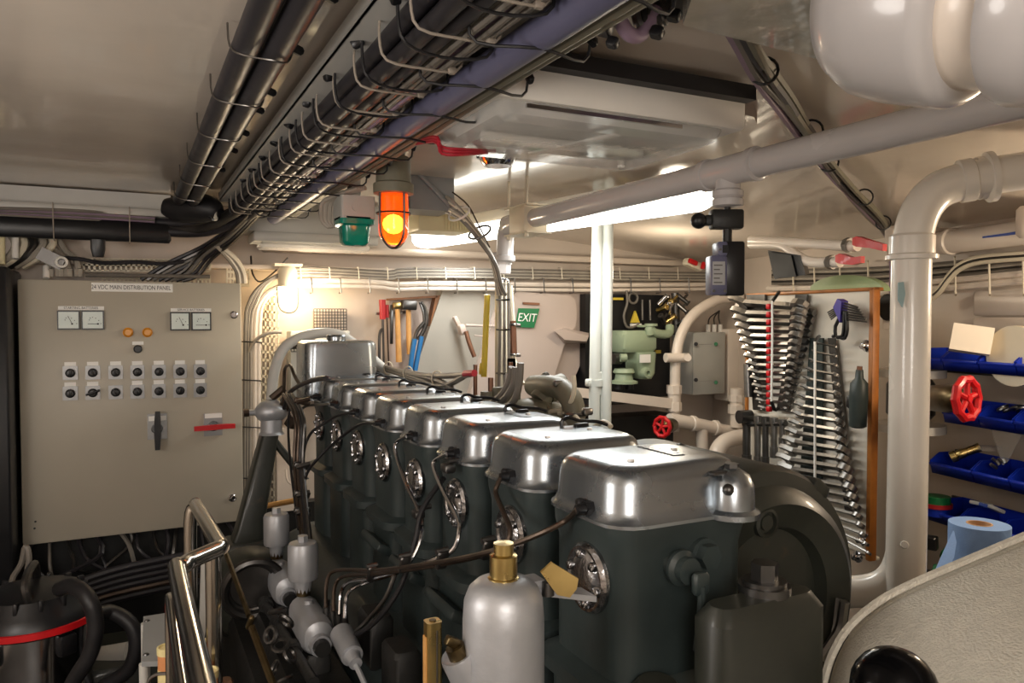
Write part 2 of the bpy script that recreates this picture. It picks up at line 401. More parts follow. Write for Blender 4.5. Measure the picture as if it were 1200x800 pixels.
# injector pipes: each its own part
pipes = [
 ('copper_pipe', [(693, 589, .590), (664, 609, .585), (640, 622, .56), (600, 638, .53), (550, 652, .5), (490, 662, .48), (440, 668, .46), (395, 668, .43), (383, 680, .41), (382, 712, .40)]),
 ('copper_pipe', [(597, 561, .595), (583, 568, .57), (581, 578, .565), (590, 600, .56), (598, 622, .55), (590, 640, .54), (560, 652, .52), (500, 664, .49), (440, 672, .46), (403, 675, .44), (392, 688, .42), (391, 716, .41)]),
 ('chrome', [(527, 531, .595), (512, 538, .575), (508, 546, .57), (518, 572, .565), (535, 604, .56), (538, 622, .55), (530, 645, .535), (500, 659, .50), (440, 676, .465), (410, 681, .44), (400, 694, .43), (398, 720, .42)]),
 ('chrome', [(480, 511, .595), (466, 517, .575), (463, 528, .57), (473, 560, .565), (490, 597, .56), (495, 618, .55), (488, 645, .53), (470, 668, .50), (435, 680, .465), (415, 688, .45), (406, 700, .43), (404, 724, .42)]),
 ('black_rubber', [(441, 493, .595), (420, 498, .57), (390, 520, .54), (370, 540, .5), (358, 560, .48), (356, 600, .47), (362, 650, .46)]),
 ('black_rubber', [(413, 483, .595), (395, 487, .57), (378, 497, .54), (364, 508, .51), (356, 530, .49), (354, 580, .47), (360, 640, .46)]),
 ('steel', [(387, 471, .595), (372, 474, .57), (358, 476, .54), (350, 485, .52), (348, 500, .5), (350, 560, .48), (356, 630, .47)]),
 ('black_rubber', [(372, 462, .595), (360, 466, .57), (345, 472, .54), (338, 490, .52), (340, 540, .5), (350, 620, .47)])]
for i, (m_, pts) in enumerate(pipes):
    O('injector_pipe', B().tube([V((X0-.146, CY0-.03+PIT*i, 1.224))] + [PX(*p) for p in pts[1:]], .0045, 8, 4), m_, eng)
for x, y, X in ((572, 640, .53), (518, 652, .5), (474, 657, .48), (436, 668, .46)):
    q = B(); p = PX(x, y+4, X); q.box(p, (.022, .010, .036), Euler((.35, 0, .1)), .003); q.cyl(p + V((-.012, 0, .016)), p + V((.012, 0, .018)), .006, .006, 8)
    O('pipe_clamp', q, 'dark_steel', eng)
for x, y, X in ((525, 548, .57), (490, 602, .56)):
    q = B(); p = PX(x, y, X); q.box(p, (.024, .03, .018), None, .004); q.cyl(p + V((0, .0, .012)), p + V((.03, 0, .014)), .006, .006, 8)
    O('pipe_clamp', q, 'dark_steel', eng)
O('drain_pipe', B().tube([PX(*p) for p in ((520, 560, .58), (495, 597, .55), (485, 640, .53), (468, 690, .5), (440, 728, .46), (415, 745, .44))], .006, 8), 'black_rubber', eng)
O('drain_pipe', B().tube([PX(*p) for p in ((466, 664, .5), (452, 700, .48), (432, 725, .46), (412, 745, .44))], .005, 8), 'steel', eng)
for i in range(1, 5):
    O('block_ledge', B().box((.585, CY0+PIT*i, .90), (.05, .16, .022), Euler((0, .5, 0)), .005), 'engine_paint', eng)
# far end: oil tank, bracket
q = B(); q.loft(rings_rr(.70, 2.86, [(.27, .20, .03, 1.20), (.27, .20, .04, 1.39), (.265, .195, .04, 1.405), (.24, .17, .04, 1.414)])); q.cyl((.70, 2.86, 1.41), (.70, 2.86, 1.428), .035, .035, 16); q.ring((.70, 2.86, 1.43), Z, .03, .006, 20, 6)
O('header_tank', q, 'cover_alu', eng, 'galvanised header tank with a round cap')
# side pumps
def pump(px, py, X, name):
    p = PX(px, py, X)
    q = B(); q.lathe(p + V((0, 0, -.048)), Z, [(.018, -.03), (.022, 0), (.035, .004), (.037, .012), (.037, .085), (.033, .094), (.014, .097)], 20); q.cyl(p + V((0, 0, .048)), p + V((0, 0, .064)), .013, .013, 6)
    O('damper_pot', q, 'cast_alu', eng, 'silver canister with a hexagon top')
    q = B(); q.cyl(p + V((0, 0, -.085)), p + V((0, 0, -.06)), .018, .02, 12)
    O('brass_neck', q, 'old_brass', eng)
    q = B(); c = p + V((.0, -.08, -.13))
    q.loft([[c + V((x*s, dy, z*s)) for x, z in rr(.074, .088, .034, 4)] for s, dy in ((.5, .10), (.9, .09), (1, .07), (1, -.07), (.86, -.092), (.5, -.1))])
    q.cyl(c + V((0, -.09, -.01)), c + V((0, -.115, -.01)), .026, .024, 16); q.cyl(c + V((.0, .02, .04)), c + V((0, .02, .052)), .013, .011, 10)
    O('pump_body', q, 'cast_alu', eng, 'silver rounded pump body')
    O('pump_plug', B().cyl(c + V((0, -.114, -.01)), c + V((0, -.135, -.01)), .019, .018, 14), 'engine_black', eng)
    q = B(); q.span(c + V((-.03, -.09, -.16)), c + V((.03, .09, -.04)), .008); q.span(c + V((-.05, -.11, -.3)), c + V((.09, .12, -.15)), .01)
    O('pump_bracket', q, 'engine_black', eng)
pump(355, 657, .38, 'a'); pump(324, 620, .38, 'b')
for k in range(4):
    q = B(); p = PX(404-k*7, 742-k*6, .44-.01*k)
    q.cyl(p + V((0, 0, -.05)), p + V((0, 0, .03)), .011, .009, 10); q.cyl(p + V((0, 0, .03)), p + V((0, 0, .045)), .008, .008, 6)
    O('delivery_valve', q, 'dark_steel', eng)
q = B(); p = PX(407, 752, .42); q.cyl(p + V((0, .05, 0)), p + V((0, -.04, -.015)), .026, .024, 16); q.cyl(p + V((0, -.04, -.015)), p + V((0, -.07, -.02)), .018, .014, 12); q.tube([p + V((0, -.06, -.02)), p + V((.01, -.13, -.06)), p + V((.02, -.18, -.12))], .006, 8)
O('lift_pump', q, 'cast_alu', eng)
q = B(); p0 = PX(300, 690, .33); p1 = PX(368, 800, .33); q.cyl(p0, p1, .012, .012, 10)
for t in (.2, .45, .7): q.cyl(p0.lerp(p1, t), p0.lerp(p1, t+.04), .02, .02, 10)
O('control_shaft', q, 'engine_black', eng)
q = B(); p = PX(297, 690, .30); q.ring(p, (0, 1, .1), .078, .013, 28, 8); q.ring(p + V((0, .02, 0)), (0, 1, .1), .066, .008, 28, 8); q.cyl(p + V((0, .03, 0)), p + V((0, .05, 0)), .066, .066, 24)
O('pulley_ring', q, 'dark_steel', eng)
q = B(); p = PX(290, 700, .30); q.lathe(p + V((.02, .05, -.02)), (0, -1, 0), [(.13, -.1), (.13, 0), (.115, .02), (.06, .02)], 28)
O('front_gear_cover', q, 'engine_green', eng)
q = B(); p = PX(308, 735, .25)
for k in range(7): q.ring(p + V((.02*math.sin(k*2.1)+.03, -.012*k, -.02*k+.03)), (math.sin(k), .5, math.cos(k)), .016, .005, 12, 6)
O('drive_chain', q, 'dark_steel', eng, stuff=True)
for px, py, dz, s in ((440, 720, .2, .05), (470, 760, .2, .05), (420, 775, .1, .06)):
    p = PX(px, py, .5); O('block_lug', B().box(p + V((0, 0, -.05)), (.06, .1, .12), None, .01), 'engine_black', eng)
q = B(); q.span((.25, 1.0, .2), (.47, 2.6, .62), .02); q.span((.30, 1.1, .6), (.45, 2.5, .68), .02)
O('side_bed', q, 'engine_black', eng)

# silver pot in front of the nearest cylinder
po = P(590, 672, 1.0)
pot = thing('oil_filter_pot', 'silver cast pot with a brass nut in front of the nearest cylinder', 'filter', (po.x, po.y, .6))
q = B(); q.lathe((po.x, po.y, .55), Z, [(.04, 0), (.054, .02), (.054, .555), (.052, .580), (.046, .595), (.036, .604), (.018, .608)], 32)
sc0 = P(536, 765, .985); q.lathe(sc0, P(575, 840, 1.01)-sc0, [(.013, .004), (.020, .003), (.023, 0), (.024, .004), (.026, .05), (.03, .12)], 18)
O('pot_body', q, 'cast_alu', pot)
q = B(); top = .55+.606
q.lathe((po.x, po.y, top), Z, [(.021, -.006), (.021, .003), (.0185, .004), (.0185, .032), (.0135, .034), (.0135, .048), (.003, .049)], 12)
O('brass_nut', q, 'brass', pot, 'knurled brass nut')
q = B(); c = sc0; q.cyl(c + V((.002, 0, -.004)), c + V((-.004, 0, .010)), .0135, .0125, 14); q.box(c + V((-.007, 0, .016)), (.020, .012, .012), Euler((0, .5, 0)), .002)
O('side_plug', q, 'old_brass', pot, 'rusty side plug with square head')
q = B(); a = PX(690, 690, .575); e = po + V((.04, .02, -.03)); d = a-e
q.prism([e + V((0, -.015, -.006)), e + V((0, .015, -.006)), a + V((0, .02, -.012)), a + V((0, -.02, -.012))], (0, 0, .008))
q.box(e + V((.012, 0, .002)), (.03, .034, .016), None, .003)
O('mounting_arm', q, 'cast_alu', pot)
q = B(); c = P(642, 690, 1.03); q.cyl(c + V((0, 0, -.008)), c + V((0, 0, .01)), .009, .008, 14)
O('stud_nut', q, 'dark_steel', pot)
q = B(); pl = [P(x, y, 1.0) for x, y in ((634, 671), (647, 659), (678, 678), (676, 690), (668, 700), (653, 697))]
q.prism(pl, V((.0, .003, .001)))
O('name_plate', q, 'brass', pot, 'tilted blank brass plate')
# brass thermometer casing
tp = P(507, 727, 1.05)
th = thing('brass_thermometer', 'slim brass thermometer casing standing in front of the dark cylinders', 'thermometer', (tp.x, tp.y, tp.z-.35))
q = B(); q.loft([[V((tp.x+x, tp.y+y, z)) for x, y in rr(.022, .022, .005, 3)] for z in (tp.z-.35, tp.z)]); O('casing', q, 'brass', th)
q = B(); q.span((tp.x-.0122, tp.y-.006, tp.z-.34), (tp.x-.0108, tp.y+.006, tp.z-.02)); O('scale', q, 'pale_wood', th)
q = B(); q.cyl((tp.x+.002, tp.y-.0115, tp.z-.34), (tp.x+.002, tp.y-.0115, tp.z-.01), .0014, .0014, 6); O('glass_tube', q, 'steel', th)
q = B(); q.cyl((tp.x, tp.y, tp.z), (tp.x, tp.y, tp.z+.0015), .005, .005, 12); O('top_screw', q, 'old_brass', th)

# A-frame with silver head at the far end of the engine
hp = PX(318, 482, .50)
af = thing('air_valve_stand', 'dark green A-shaped bracket with a silver valve head at the far end of the engine', 'bracket', (hp.x, hp.y, .6))
q = B(); foot = PX(292, 618, .40); t0 = hp + V((-.01, 0, -.09))
q.loft([[c + V((x, y, 0)) for x, y in rr(wd, .09, .015, 3)] for c, wd in ((foot + V((-.01, 0, -.05)), .12), (foot, .10), (t0, .065))])
f2 = PX(356, 560, .62); q.loft([[c + V((x, y, 0)) for x, y in rr(.035, .06, .01, 3)] for c in (f2, t0)])
q.span(foot + V((-.09, -.08, -.12)), foot + V((.1, .08, -.04)), .015)
O('leg_frame', q, 'engine_green', af)
q = B(); q.lathe(hp + V((0, 0, -.09)), Z, [(.05, 0), (.042, .01), (.042, .06), (.05, .065)], 20); q.sphere(hp, .056, 20, (1.15, 1, .85)); q.cyl(hp + V((-.05, 0, 0)), hp + V((-.09, 0, 0)), .012, .012, 10)
O('valve_head', q, 'cast_alu', af)
q = B(); q.cyl(hp + V((-.085, 0, 0)), hp + V((-.105, 0, 0)), .016, .016, 8); O('copper_fitting', q, 'copper_pipe', af); q = B(); q.cyl(hp + V((.04, -.02, .05)), hp + V((.08, -.02, .02)), .03, .03, 12); q.cyl(hp + V((.07, 0, -.06)), hp + V((.09, -.02, -.02)), .025, .025, 8); q.cyl(hp + V((.0, 0, .05)), hp + V((.05, 0, .09)), .015, .015, 8)
O('copper_fittings', q, 'copper_pipe', af)
vb = thing('vertical_pipe_bundle', 'brown and black pipes running down beside the A-shaped bracket', 'pipes', PX(352, 640, .47))
for k, (dx, m_) in enumerate(((0, 'copper_pipe'), (3, 'black_rubber'), (-4, 'copper_pipe'), (6, 'dark_steel'))):
    O('pipe', B().tube([PX(348+dx-12, 462, .5), PX(350+dx, 490, .49), PX(349+dx, 540, .48), PX(353+dx, 590, .47), PX(360+dx, 650, .46)], .0062, 8), m_, vb)
for y in (470, 545, 578, 598):
    q = B(); p = PX(353, y, .475); q.box(p + V((0, -.01, 0)), (.05, .02, .018), Euler((0, .3, 0)), .004); q.cyl(p + V((-.02, -.03, 0)), p + V((.02, -.035, .01)), .008, .008, 6); O('clip', q, 'dark_steel' if y != 470 else 'copper_pipe', vb)
hs = [('black hose curving over the nearest top of the far silver valve head', 'black_rubber', [(333, 478), (338, 462), (350, 452), (368, 445), (382, 443)], .008),
      ('brown copper pipe bent below the far header tank', 'copper_pipe', [(332, 470), (333, 450), (334, 432), (340, 428), (345, 440), (352, 452)], .006)]
for lb, m_, pts, r in hs: T('hose', B().tube([PX(x, y, .52) for x, y in pts], r, 8), m_, lb, 'hose')

# parts standing on the starboard side behind the covers
wp = thing('water_pump', 'grey cast water pump with stubs behind the silver rocker covers', 'pump', PX(620, 500, 1.1))
q = B(); c = PX(622, 470, 1.12)
q.lathe(c + V((0, 0, -.10)), Z, [(.10, 0), (.10, .03), (.075, .04), (.07, .08), (.05, .10), (.01, .11)], 24); q.box(c + V((.07, -.02, -.03)), (.10, .10, .03), Euler((.3, .3, 0)), .006); q.cyl(c + V((.03, 0, 0)), c + V((.085, 0, .06)), .035, .03, 16); q.cyl(c + V((.06, 0, .03)), c + V((.12, 0, .045)), .04, .04, 16)
for k in range(5): q.cyl(c + V((-.16+.032*k, .05, -.06)), c + V((-.16+.032*k, .05, .02+.012*(k % 3))), .02, .02, 12)
q.box(c + V((-.10, .05, -.04)), (.2, .09, .07), None, .01); q.box(c + V((0, 0, -.13)), (.22, .16, .08), None, .02)
O('pump_casting', q, 'green_grey_cable', wp)
q = B(); q.cyl(c + V((-.04, .06, -.02)), c + V((-.04, .06, .085)), .017, .017, 14); O('grease_cup', q, 'pipe_bluish', wp, 'pale cylindrical grease cup')
q = B(); q.cyl(c + V((-.04, .06, .085)), c + V((-.04, .06, .12)), .008, .007, 10); q.cyl(c + V((-.115, .05, .02)), c + V((-.115, .05, .075)), .009, .009, 8); O('copper_stub', q, 'copper_nut', wp)
eh = thing('exhaust_elbow', 'grey rubber elbow hose with clamps right of the grey pump', 'hose', PX(674, 505, 1.2))
O('elbow', B().tube([PX(x, y, 1.17) for x, y in ((625, 452), (645, 452), (660, 457), (670, 470), (673, 490), (673, 520))], .034, 16), 'green_grey_cable', eh)
for x, y, ax in ((640, 451, (1, 0, 0)), (674, 484, (0, 0, 1))):
    q = B(); q.ring(PX(x, y, 1.17), ax, .036, .006, 20, 6); q.box(PX(x+14, y-2, 1.15), (.03, .02, .02), None, .004); O('hose_clamp', q, 'steel', eh)
for lb, pts in (('cream cable lying over the covers to the white pipes', ((672, 440), (673, 456), (668, 472), (655, 480), (610, 488))), ('cream cable looped behind the rocker covers', ((655, 484), (672, 486), (682, 500), (686, 512), (697, 500), (708, 494), (716, 500)))):
    T('cable', B().tube([PX(x, y, 1.15) for x, y in pts], .007, 8), 'off_white', lb, 'cable')
hb = thing('engine_hose_bundle', 'bundle of grey hoses tied together above the far rocker covers', 'hoses', PX(470, 440, .9))
hbp = [((415, 447), (425, 435), (440, 428), (470, 435), (500, 440), (530, 440), (552, 438)), ((413, 420), (430, 422), (450, 430), (480, 438), (510, 445), (530, 455), (538, 475)), ((420, 420), (445, 428), (480, 440), (505, 450), (522, 462), (530, 480)), ((408, 455), (420, 440), (446, 432), (490, 446), (520, 452), (545, 440)), ((560, 480), (585, 465), (596, 448), (600, 430)), ((568, 482), (590, 468), (602, 450), (604, 430)), ((578, 484), (600, 472), (608, 452), (610, 425))]
for pts in hbp: O('hose', B().tube([PX(x, y, .98) for x, y in pts], .0105, 8), 'grey_cable', hb)
for x, y in ((455, 431), (478, 437), (512, 443)): O('cable_tie', B().ring(PX(x, y, .98), (.8, .4, -.1), .026, .003, 14, 5), 'off_white', hb)
O('red_terminal', B().cyl(PX(545, 438, .98), PX(556, 437, .98), .012, .011, 10), 'red_cable', hb, 'red end cap')
# ================================================================ OVERHEAD
def along(X, z, r, ya=.15, yb=3.2, wob=.0, ph=0., m=10):
    return [V((X + wob*math.sin(ph+k*1.3), ya+(yb-ya)*k/m, z + wob*.7*math.cos(ph*2+k*1.1))) for k in range(m+1)]
def loop(xa, xb, za, zb, y, r=.0022, slack=.0):
    pts = [V((xa, y, zb)), V((xa-.002, y, (za+zb)/2)), V((xa+.01, y, za+.004)), V(((xa+xb)/2, y+slack, za)), V((xb-.01, y, za+.004)), V((xb+.002, y, (za+zb)/2)), V((xb, y, zb))]
    return B().tube(pts, r, 6, 3)
ct = thing('ceiling_cable_run', 'big overhead run of black, grey and blue-grey cables on a pale tray', 'cables', (.48, 1.7, 1.9))
q = B(); q.span((.325, .1, 1.955), (.375, 3.2, 1.962)); q.span((.325, .1, 1.955), (.329, 3.2, 1.99))
for k in range(16): q.span((.335, .25+.19*k, 1.962), (.36, .27+.19*k, 2.0))
q.span((.375, .1, 1.968), (.62, 3.2, 1.974))
O('tray', q, 'light_grey', ct, 'pale cable tray edge')
for X, z in ((.372, 1.938), (.402, 1.938), (.385, 1.912), (.416, 1.914), (.432, 1.942)):
    O('cable', B().tube(along(X, z, .014, wob=.002, ph=X*90), .0145, 10, 2), 'black_cable', ct, 'thick black cable')
for k in range(9):
    X = .440+.0085*(k % 5)+.004*(k//5); z = 1.905+.012*(k//5)
    O('cable', B().tube(along(X, z, .005, wob=.005, ph=k*1.7), .0052, 6, 2), ('grey_cable', 'light_cable', 'grey_cable', 'lilac_cable')[k % 4], ct, 'thin pale cable')
O('blue_grey_pipe', B().tube(along(.530, 1.905, .025, wob=.003), .0255, 16, 2), 'blue_grey_pipe', ct, 'blue-grey conduit')
for k, (X, z, r, m_) in enumerate(((.568, 1.898, .0095, 'green_grey_cable'), (.588, 1.901, .0095, 'green_grey_cable'), (.603, 1.912, .007, 'black_cable'), (.576, 1.943, .010, 'grey_cable'), (.612, 1.930, .0055, 'red_cable'), (.621, 1.936, .005, 'red_cable'))):
    O('cable', B().tube(along(X, z, r, wob=.003, ph=k, yb=3.1 if k < 4 else 1.9), r, 8, 2), m_, ct)
t0 = None
for k in range(19):
    y = .42+.145*k
    if t0 is None: t0 = O('cable_tie', loop(.352, .488, 1.893, 1.968, y), 'tie_grey', ct); y0 = y
    else: again(t0, (0, y-y0, 0), ct)
    q = B(); q.box((.47, y, 1.897), (.014, .012, .012), None, .003); O('tie_head', q, 'tie_grey', t0 if k == 0 else ct) if k == 0 else None
t1 = None
for k in range(15):
    y = .50+.185*k
    if t1 is None: t1 = O('cable_tie', loop(.352, .50, 1.890, 1.972, y, .0026, .02), 'black_rubber', ct, 'black cable tie'); y0 = y
    else: again(t1, (0, y-y0, 0), ct)
t2 = None
for k in range(13):
    y = .58+.20*k
    if t2 is None: t2 = O('cable_tie', loop(.43, .625, 1.877 if k % 2 else 1.88, 1.965, y, .0024, -.03), 'black_rubber', ct, 'black cable tie'); y0 = y
    else: again(t2, (0, y-y0, 0), ct)
q = B()
for k in range(13): q.box((.628, .575+.20*k, 1.915), (.012, .016, .016), Euler((.4, .3, k)), .003)
for k in range(12): q.box((.345, .45+.2*k, 1.955), (.016, .02, .016), Euler((.4, .3, k)), .003)
O('tie_heads', q, 'black_plastic', ct, stuff=True)
# the far end: cables turning aside and down to the panel
bendp = lambda o, z: [V((.40+o, 2.95, 1.925+z)), V((.36+o, 3.15, 1.90+z)), V((.27+o*.4, 3.30, 1.86+z)), V((.14, 3.40-o*.3, 1.86+z)), V((-.02, 3.44-o*.3, 1.885+z)), V((-.3, 3.47-o*.3, 1.90+z)), V((-1.3, 3.47-o*.3, 1.905+z))]
wc = thing('bulkhead_cable_run', 'thick dark cables running left along the bulkhead under a white tray', 'cables', (-.4, 3.45, 1.8))
for k, (o, z, r, m_) in enumerate(((.0, .0, .022, 'dark_steel'), (.05, -.012, .020, 'black_cable'), (.03, .024, .02, 'black_cable'))):
    O('cable', B().tube(bendp(o, z), r, 10, 4), m_, wc)
q = B(); q.span((-1.34, 3.36, 1.80), (.16, 3.40, 1.875), .012); O('black_trunking', q, 'black_plastic', wc)
for k in range(4): O('cable', B().tube([V((.1, 3.37-.012*k, 1.885+.006*k)), V((-.2, 3.36-.012*k, 1.887+.006*k)), V((-.7, 3.36-.01*k, 1.89)), V((-1.3, 3.36, 1.89))], .007, 8), 'grey_cable' if k % 2 else 'lilac_cable', wc)
q = B(); q.span((-1.34, 3.32, 1.90), (.16, 3.40, 1.925), .004); q.span((-1.34, 3.385, 1.92), (.16, 3.40, 1.995))
O('white_tray', q, 'light_grey', wc, 'white cable tray')
for X in (-.75, -.245, .01): O('tie', B().tube([V((X, 3.315, 1.93)), V((X, 3.312, 1.885)), V((X, 3.33, 1.80)), V((X, 3.4, 1.795))], .0022, 6), 'tie_grey', wc)
q = B(); q.loft([[V((x, y, z)) for x, y in rr(a, a, .008, 2, -.10, 3.35)] for a, z in ((.05, 1.80), (.05, 1.765), (.038, 1.735))]); O('cone_fitting', q, 'black_plastic', wc)
q = B(); q.tube([(.13, 3.28, 1.935), (.18, 3.26, 1.925), (.24, 3.22, 1.93), (.29, 3.18, 1.92), (.32, 3.16, 1.90)], lambda s: .03+.03*math.sin(PI*s), 10); O('cable_lump', q, 'black_rubber', wc, 'black wrapped cable bunch')
O('gland_tip', B().cyl((.285, 3.14, 1.885), (.295, 3.12, 1.875), .007, .006, 8), 'chrome', wc)
dc = thing('panel_drop_cables', 'bunch of dark cables dropping from the overhead run to the panel top', 'cables', (.18, 3.35, 1.66))
for k in range(8):
    O('cable', B().tube([V((.42+.012*(k % 4), 3.05, 1.90)), V((.36+.012*(k % 4), 3.27, 1.85-.004*k)), V((.27+.016*(k % 4), 3.42, 1.79-.006*k)), V((.19+.018*k-.05, 3.46, 1.72-.006*k)), V((.05+.022*k, 3.48, 1.655))], .008, 6), ('black_cable', 'dark_steel', 'grey_cable')[k % 3], dc)
for k in range(2):
    O('pale_cable', B().tube([V((.33, 3.35, 1.80)), V((.38+.02*k, 3.40, 1.755)), V((.42+.02*k, 3.44, 1.70)), V((.43+.02*k, 3.46, 1.65))], .013, 8), 'light_cable', dc)
# pair of black pipes on the left of the ceiling
bp = thing('black_pipe_pair', 'two thick black hoses side by side under the left ceiling held by wire hoops', 'hoses', (.19, 1.7, 1.9))
O('hose', B().cyl((.182, .1, 1.952), (.182, 3.2, 1.952), .0225, .0225, 16), 'black_cable', bp)
O('hose', B().cyl((.228, .1, 1.946), (.228, 3.2, 1.946), .0225, .0225, 16), 'black_cable', bp)
h0 = None
for k, y in enumerate((.42, .75, 1.02, 1.32, 1.62, 1.95, 2.3, 2.65, 3.0)):
    pts = [V((.156, y+.05, 1.995)), V((.157, y+.03, 1.95)), V((.174, y, 1.929)), V((.216, y-.02, 1.921)), V((.242, y-.01, 1.924)), V((.253, y, 1.95)), V((.255, y, 1.995))]
    if h0 is None: h0 = O('wire_hoop', B().tube(pts, .0018, 6, 3), 'steel', bp); y0 = y
    else: again(h0, (0, y-y0, 0), bp)
e0 = None
for k, y in enumerate((1.09, 1.33, 1.6, 1.75, 1.98, 2.2, 2.5)):
    if e0 is None: e0 = O('stud', B().box((.262, y, 1.955), (.022, .018, .014), Euler((.3, .2, .4)), .004), 'black_plastic', bp); y0 = y
    else: again(e0, (0, y-y0, 0), bp)

# unlit ceiling light with clear diffuser
el = thing('ceiling_light', 'square unlit ceiling light with a clear ribbed diffuser above the amber lamp', 'light fitting', (1.0, 1.5, 1.9))
zt, zm, zb = 1.965, 1.90, 1.868
qb = [PZ(x, y, zm) for x, y in ((534, 133), (590, 117), (874, 158), (868, 176), (700, 178))]
A_, B_ = PZ(592, 112, zm), PZ(874, 152, zm); ex = (B_-A_).normalized(); ey = V((-ex.y, ex.x, 0)); Lw = (B_-A_).length
LF = frame(ex, ey, Z, V((A_.x, A_.y, 0)))
q = B(LF); q.span((-.05, 0, zm), (Lw, .40, zt), .006); O('base', q, 'white_plastic', el)
q = B(LF); q.loft([[V((x, y, z)) for x, y in rr(wd, dp, .03, 3, Lw/2-.02, .20)] for wd, dp, z in ((Lw-.03, .37, zm), (Lw-.05, .35, zb+.01), (Lw-.09, .31, zb))]); O('diffuser', q, 'diffuser_clear', el)
q = B(LF)
for k in range(9): q.span((.05, .012+.012*k, zm-.012), (Lw*.72, .018+.012*k, zm-.004))
O('reflector_ribs', q, 'chrome', el)
q = B(LF); q.cyl((.06, .24, zm-.014), (Lw-.1, .24, zm-.014), .012, .012, 10); O('tube', q, 'white_plastic', el)
q = B(LF); q.box((Lw*.45, .2, zm-.022), (.02, .25, .004), Euler((0, 0, .3))); q.box((Lw*.8, .3, zb-.002), (.014, .014, .006), None, .002); O('strap', q, 'white_plastic', el)
q = B(LF); q.span((-.08, -.03, zt-.01), (Lw, .0, zt+.02)); O('gasket', q, 'black_rubber', el, 'black rubber strip along the near edge')
# downlight
dp = PZ(583, 187, 1.93)
dl = thing('smoke_detector', 'round chrome slotted detector on the ceiling beside the clear light', 'detector', (dp.x, dp.y, 1.9))
q = B(); q.lathe((dp.x, dp.y, 1.99), (0, 0, -1), [(.075, 0), (.075, .012), (.055, .02)], 24); O('base', q, 'light_grey', dl)
q = B(); q.lathe((dp.x, dp.y, 1.972), (0, 0, -1), [(.052, 0), (.054, .012), (.060, .014), (.045, .05), (.036, .06), (.005, .06)], 24); O('cage', q, 'chrome', dl)
q = B()
for k in range(10): a = k*PI/5; q.box((dp.x+.05*math.cos(a), dp.y+.05*math.sin(a), 1.945), (.014, .014, .02), Euler((0, 0, a)))
O('slots', q, 'dark_steel', dl)
rw = thing('red_wires', 'three red wires looping from the overhead cable run to the chrome detector', 'wires', (.8, 2.0, 1.9))
for k in range(3): O('wire', B().tube([V((.61, 1.85, 1.925)), P(508, 160+3*k, 1.60), P(518, 172+4*k, 1.58), P(545, 175+3*k, 1.6), P(580, 176+1*k, 1.75)], .0032, 6), 'red_cable', rw)
# amber bulkhead lamp
ap = PZ(461, 205, 1.90); ax_, ay_ = ap.x, ap.y; zc_ = (ap-CAM).dot(FW); k_ = zc_/F
zz = lambda y: 1.9-(y-205)*k_
al = thing('amber_lamp', 'lit amber warning lamp with wire guard under a khaki base', 'lamp', (ax_, ay_, zz(290)))
q = B(); q.lathe((ax_, ay_, zz(228)), Z, [(18*k_, 0), (23.5*k_, 1*k_), (23.5*k_, 12*k_), (20.5*k_, 14*k_), (20*k_, 42*k_), (17*k_, 44*k_)], 28); q.cyl((ax_, ay_, zz(186)), (ax_, ay_, 1.995), 14*k_, 14*k_, 16); O('base', q, 'green_grey_cable', al, 'khaki cylindrical base')
q = B(); q.lathe((ax_, ay_, zz(228)), (0, 0, -1), [(17*k_, 0), (17.5*k_, 40*k_), (16.5*k_, 48*k_), (12*k_, 55*k_), (5*k_, 58.5*k_), (.0005, 59*k_)], 28); O('glass', q, 'amber_glass', al, 'glowing amber glass')
q = B(); q.sphere((ax_, ay_, zz(262)), 9*k_, 12, (1, 1, 1.2)); O('bulb', q, 'amber_core', al)
q = B()
for a in (.35, .35+PI/2):
    d = V((math.cos(a), math.sin(a), 0)); o = V((ax_, ay_, 0))
    q.tube([o+d*19.5*k_+Z*zz(226), o+d*19.5*k_+Z*zz(262), o+d*17*k_+Z*zz(278), o+d*8*k_+Z*zz(288), o+Z*zz(290), o-d*8*k_+Z*zz(288), o-d*17*k_+Z*zz(278), o-d*19.5*k_+Z*zz(262), o-d*19.5*k_+Z*zz(226)], 1.5*k_, 8, 3)
q.ring((ax_, ay_, zz(250)), Z, 19.6*k_, 1.2*k_, 28, 6); O('wire_guard', q, 'dark_steel', al)
# teal lamp
gp = PZ(415, 262, 1.80); gk = (gp-CAM).dot(FW)/F; gz = lambda y: 1.8-(y-262)*gk
gl = thing('teal_lamp', 'unlit teal signal lamp below a pale square box near the overhead cables', 'lamp', (gp.x, gp.y, gz(290)))
q = B(); q.loft([[V((x, y, z)) for x, y in rr(40*gk, 40*gk, 3*gk, 3, gp.x, gp.y)] for z in (gz(258), gz(232))]); q.cyl((gp.x, gp.y, gz(232)), (gp.x, gp.y, 1.99), 8*gk, 8*gk, 12); q.cyl((gp.x-3*gk, gp.y-20*gk, gz(245)), (gp.x-3*gk, gp.y-21*gk, gz(245)), 5*gk, 5*gk, 14); O('box', q, 'box_grey', gl)
q = B(); q.loft([[V((x, y, z)) for x, y in rr(wd*gk, wd*gk, rd*gk, 4, gp.x, gp.y)] for wd, rd, z in ((40, 6, gz(256)), (40, 6, gz(264)), (33, 8, gz(266)), (31, 9, gz(284)), (26, 10, gz(288)), (16, 7, gz(289)))]); O('lens', q, 'teal_lens', gl, 'teal translucent lens')
# cream pipes loops beside the teal lamp
lp = thing('grey_cable_drop', 'folded grey cables drooping from the overhead run left of the teal lamp', 'cables', P(390, 260, 2.5))
for k in range(5): O('cable', B().tube([P(420+2*k, 220, 2.35), P(396+k*2, 228, 2.4), P(378+k*5, 238, 2.45), P(378+k*4.4, 258, 2.45), P(386+k*2.5, 266, 2.45)], .008, 8), 'light_cable', lp)
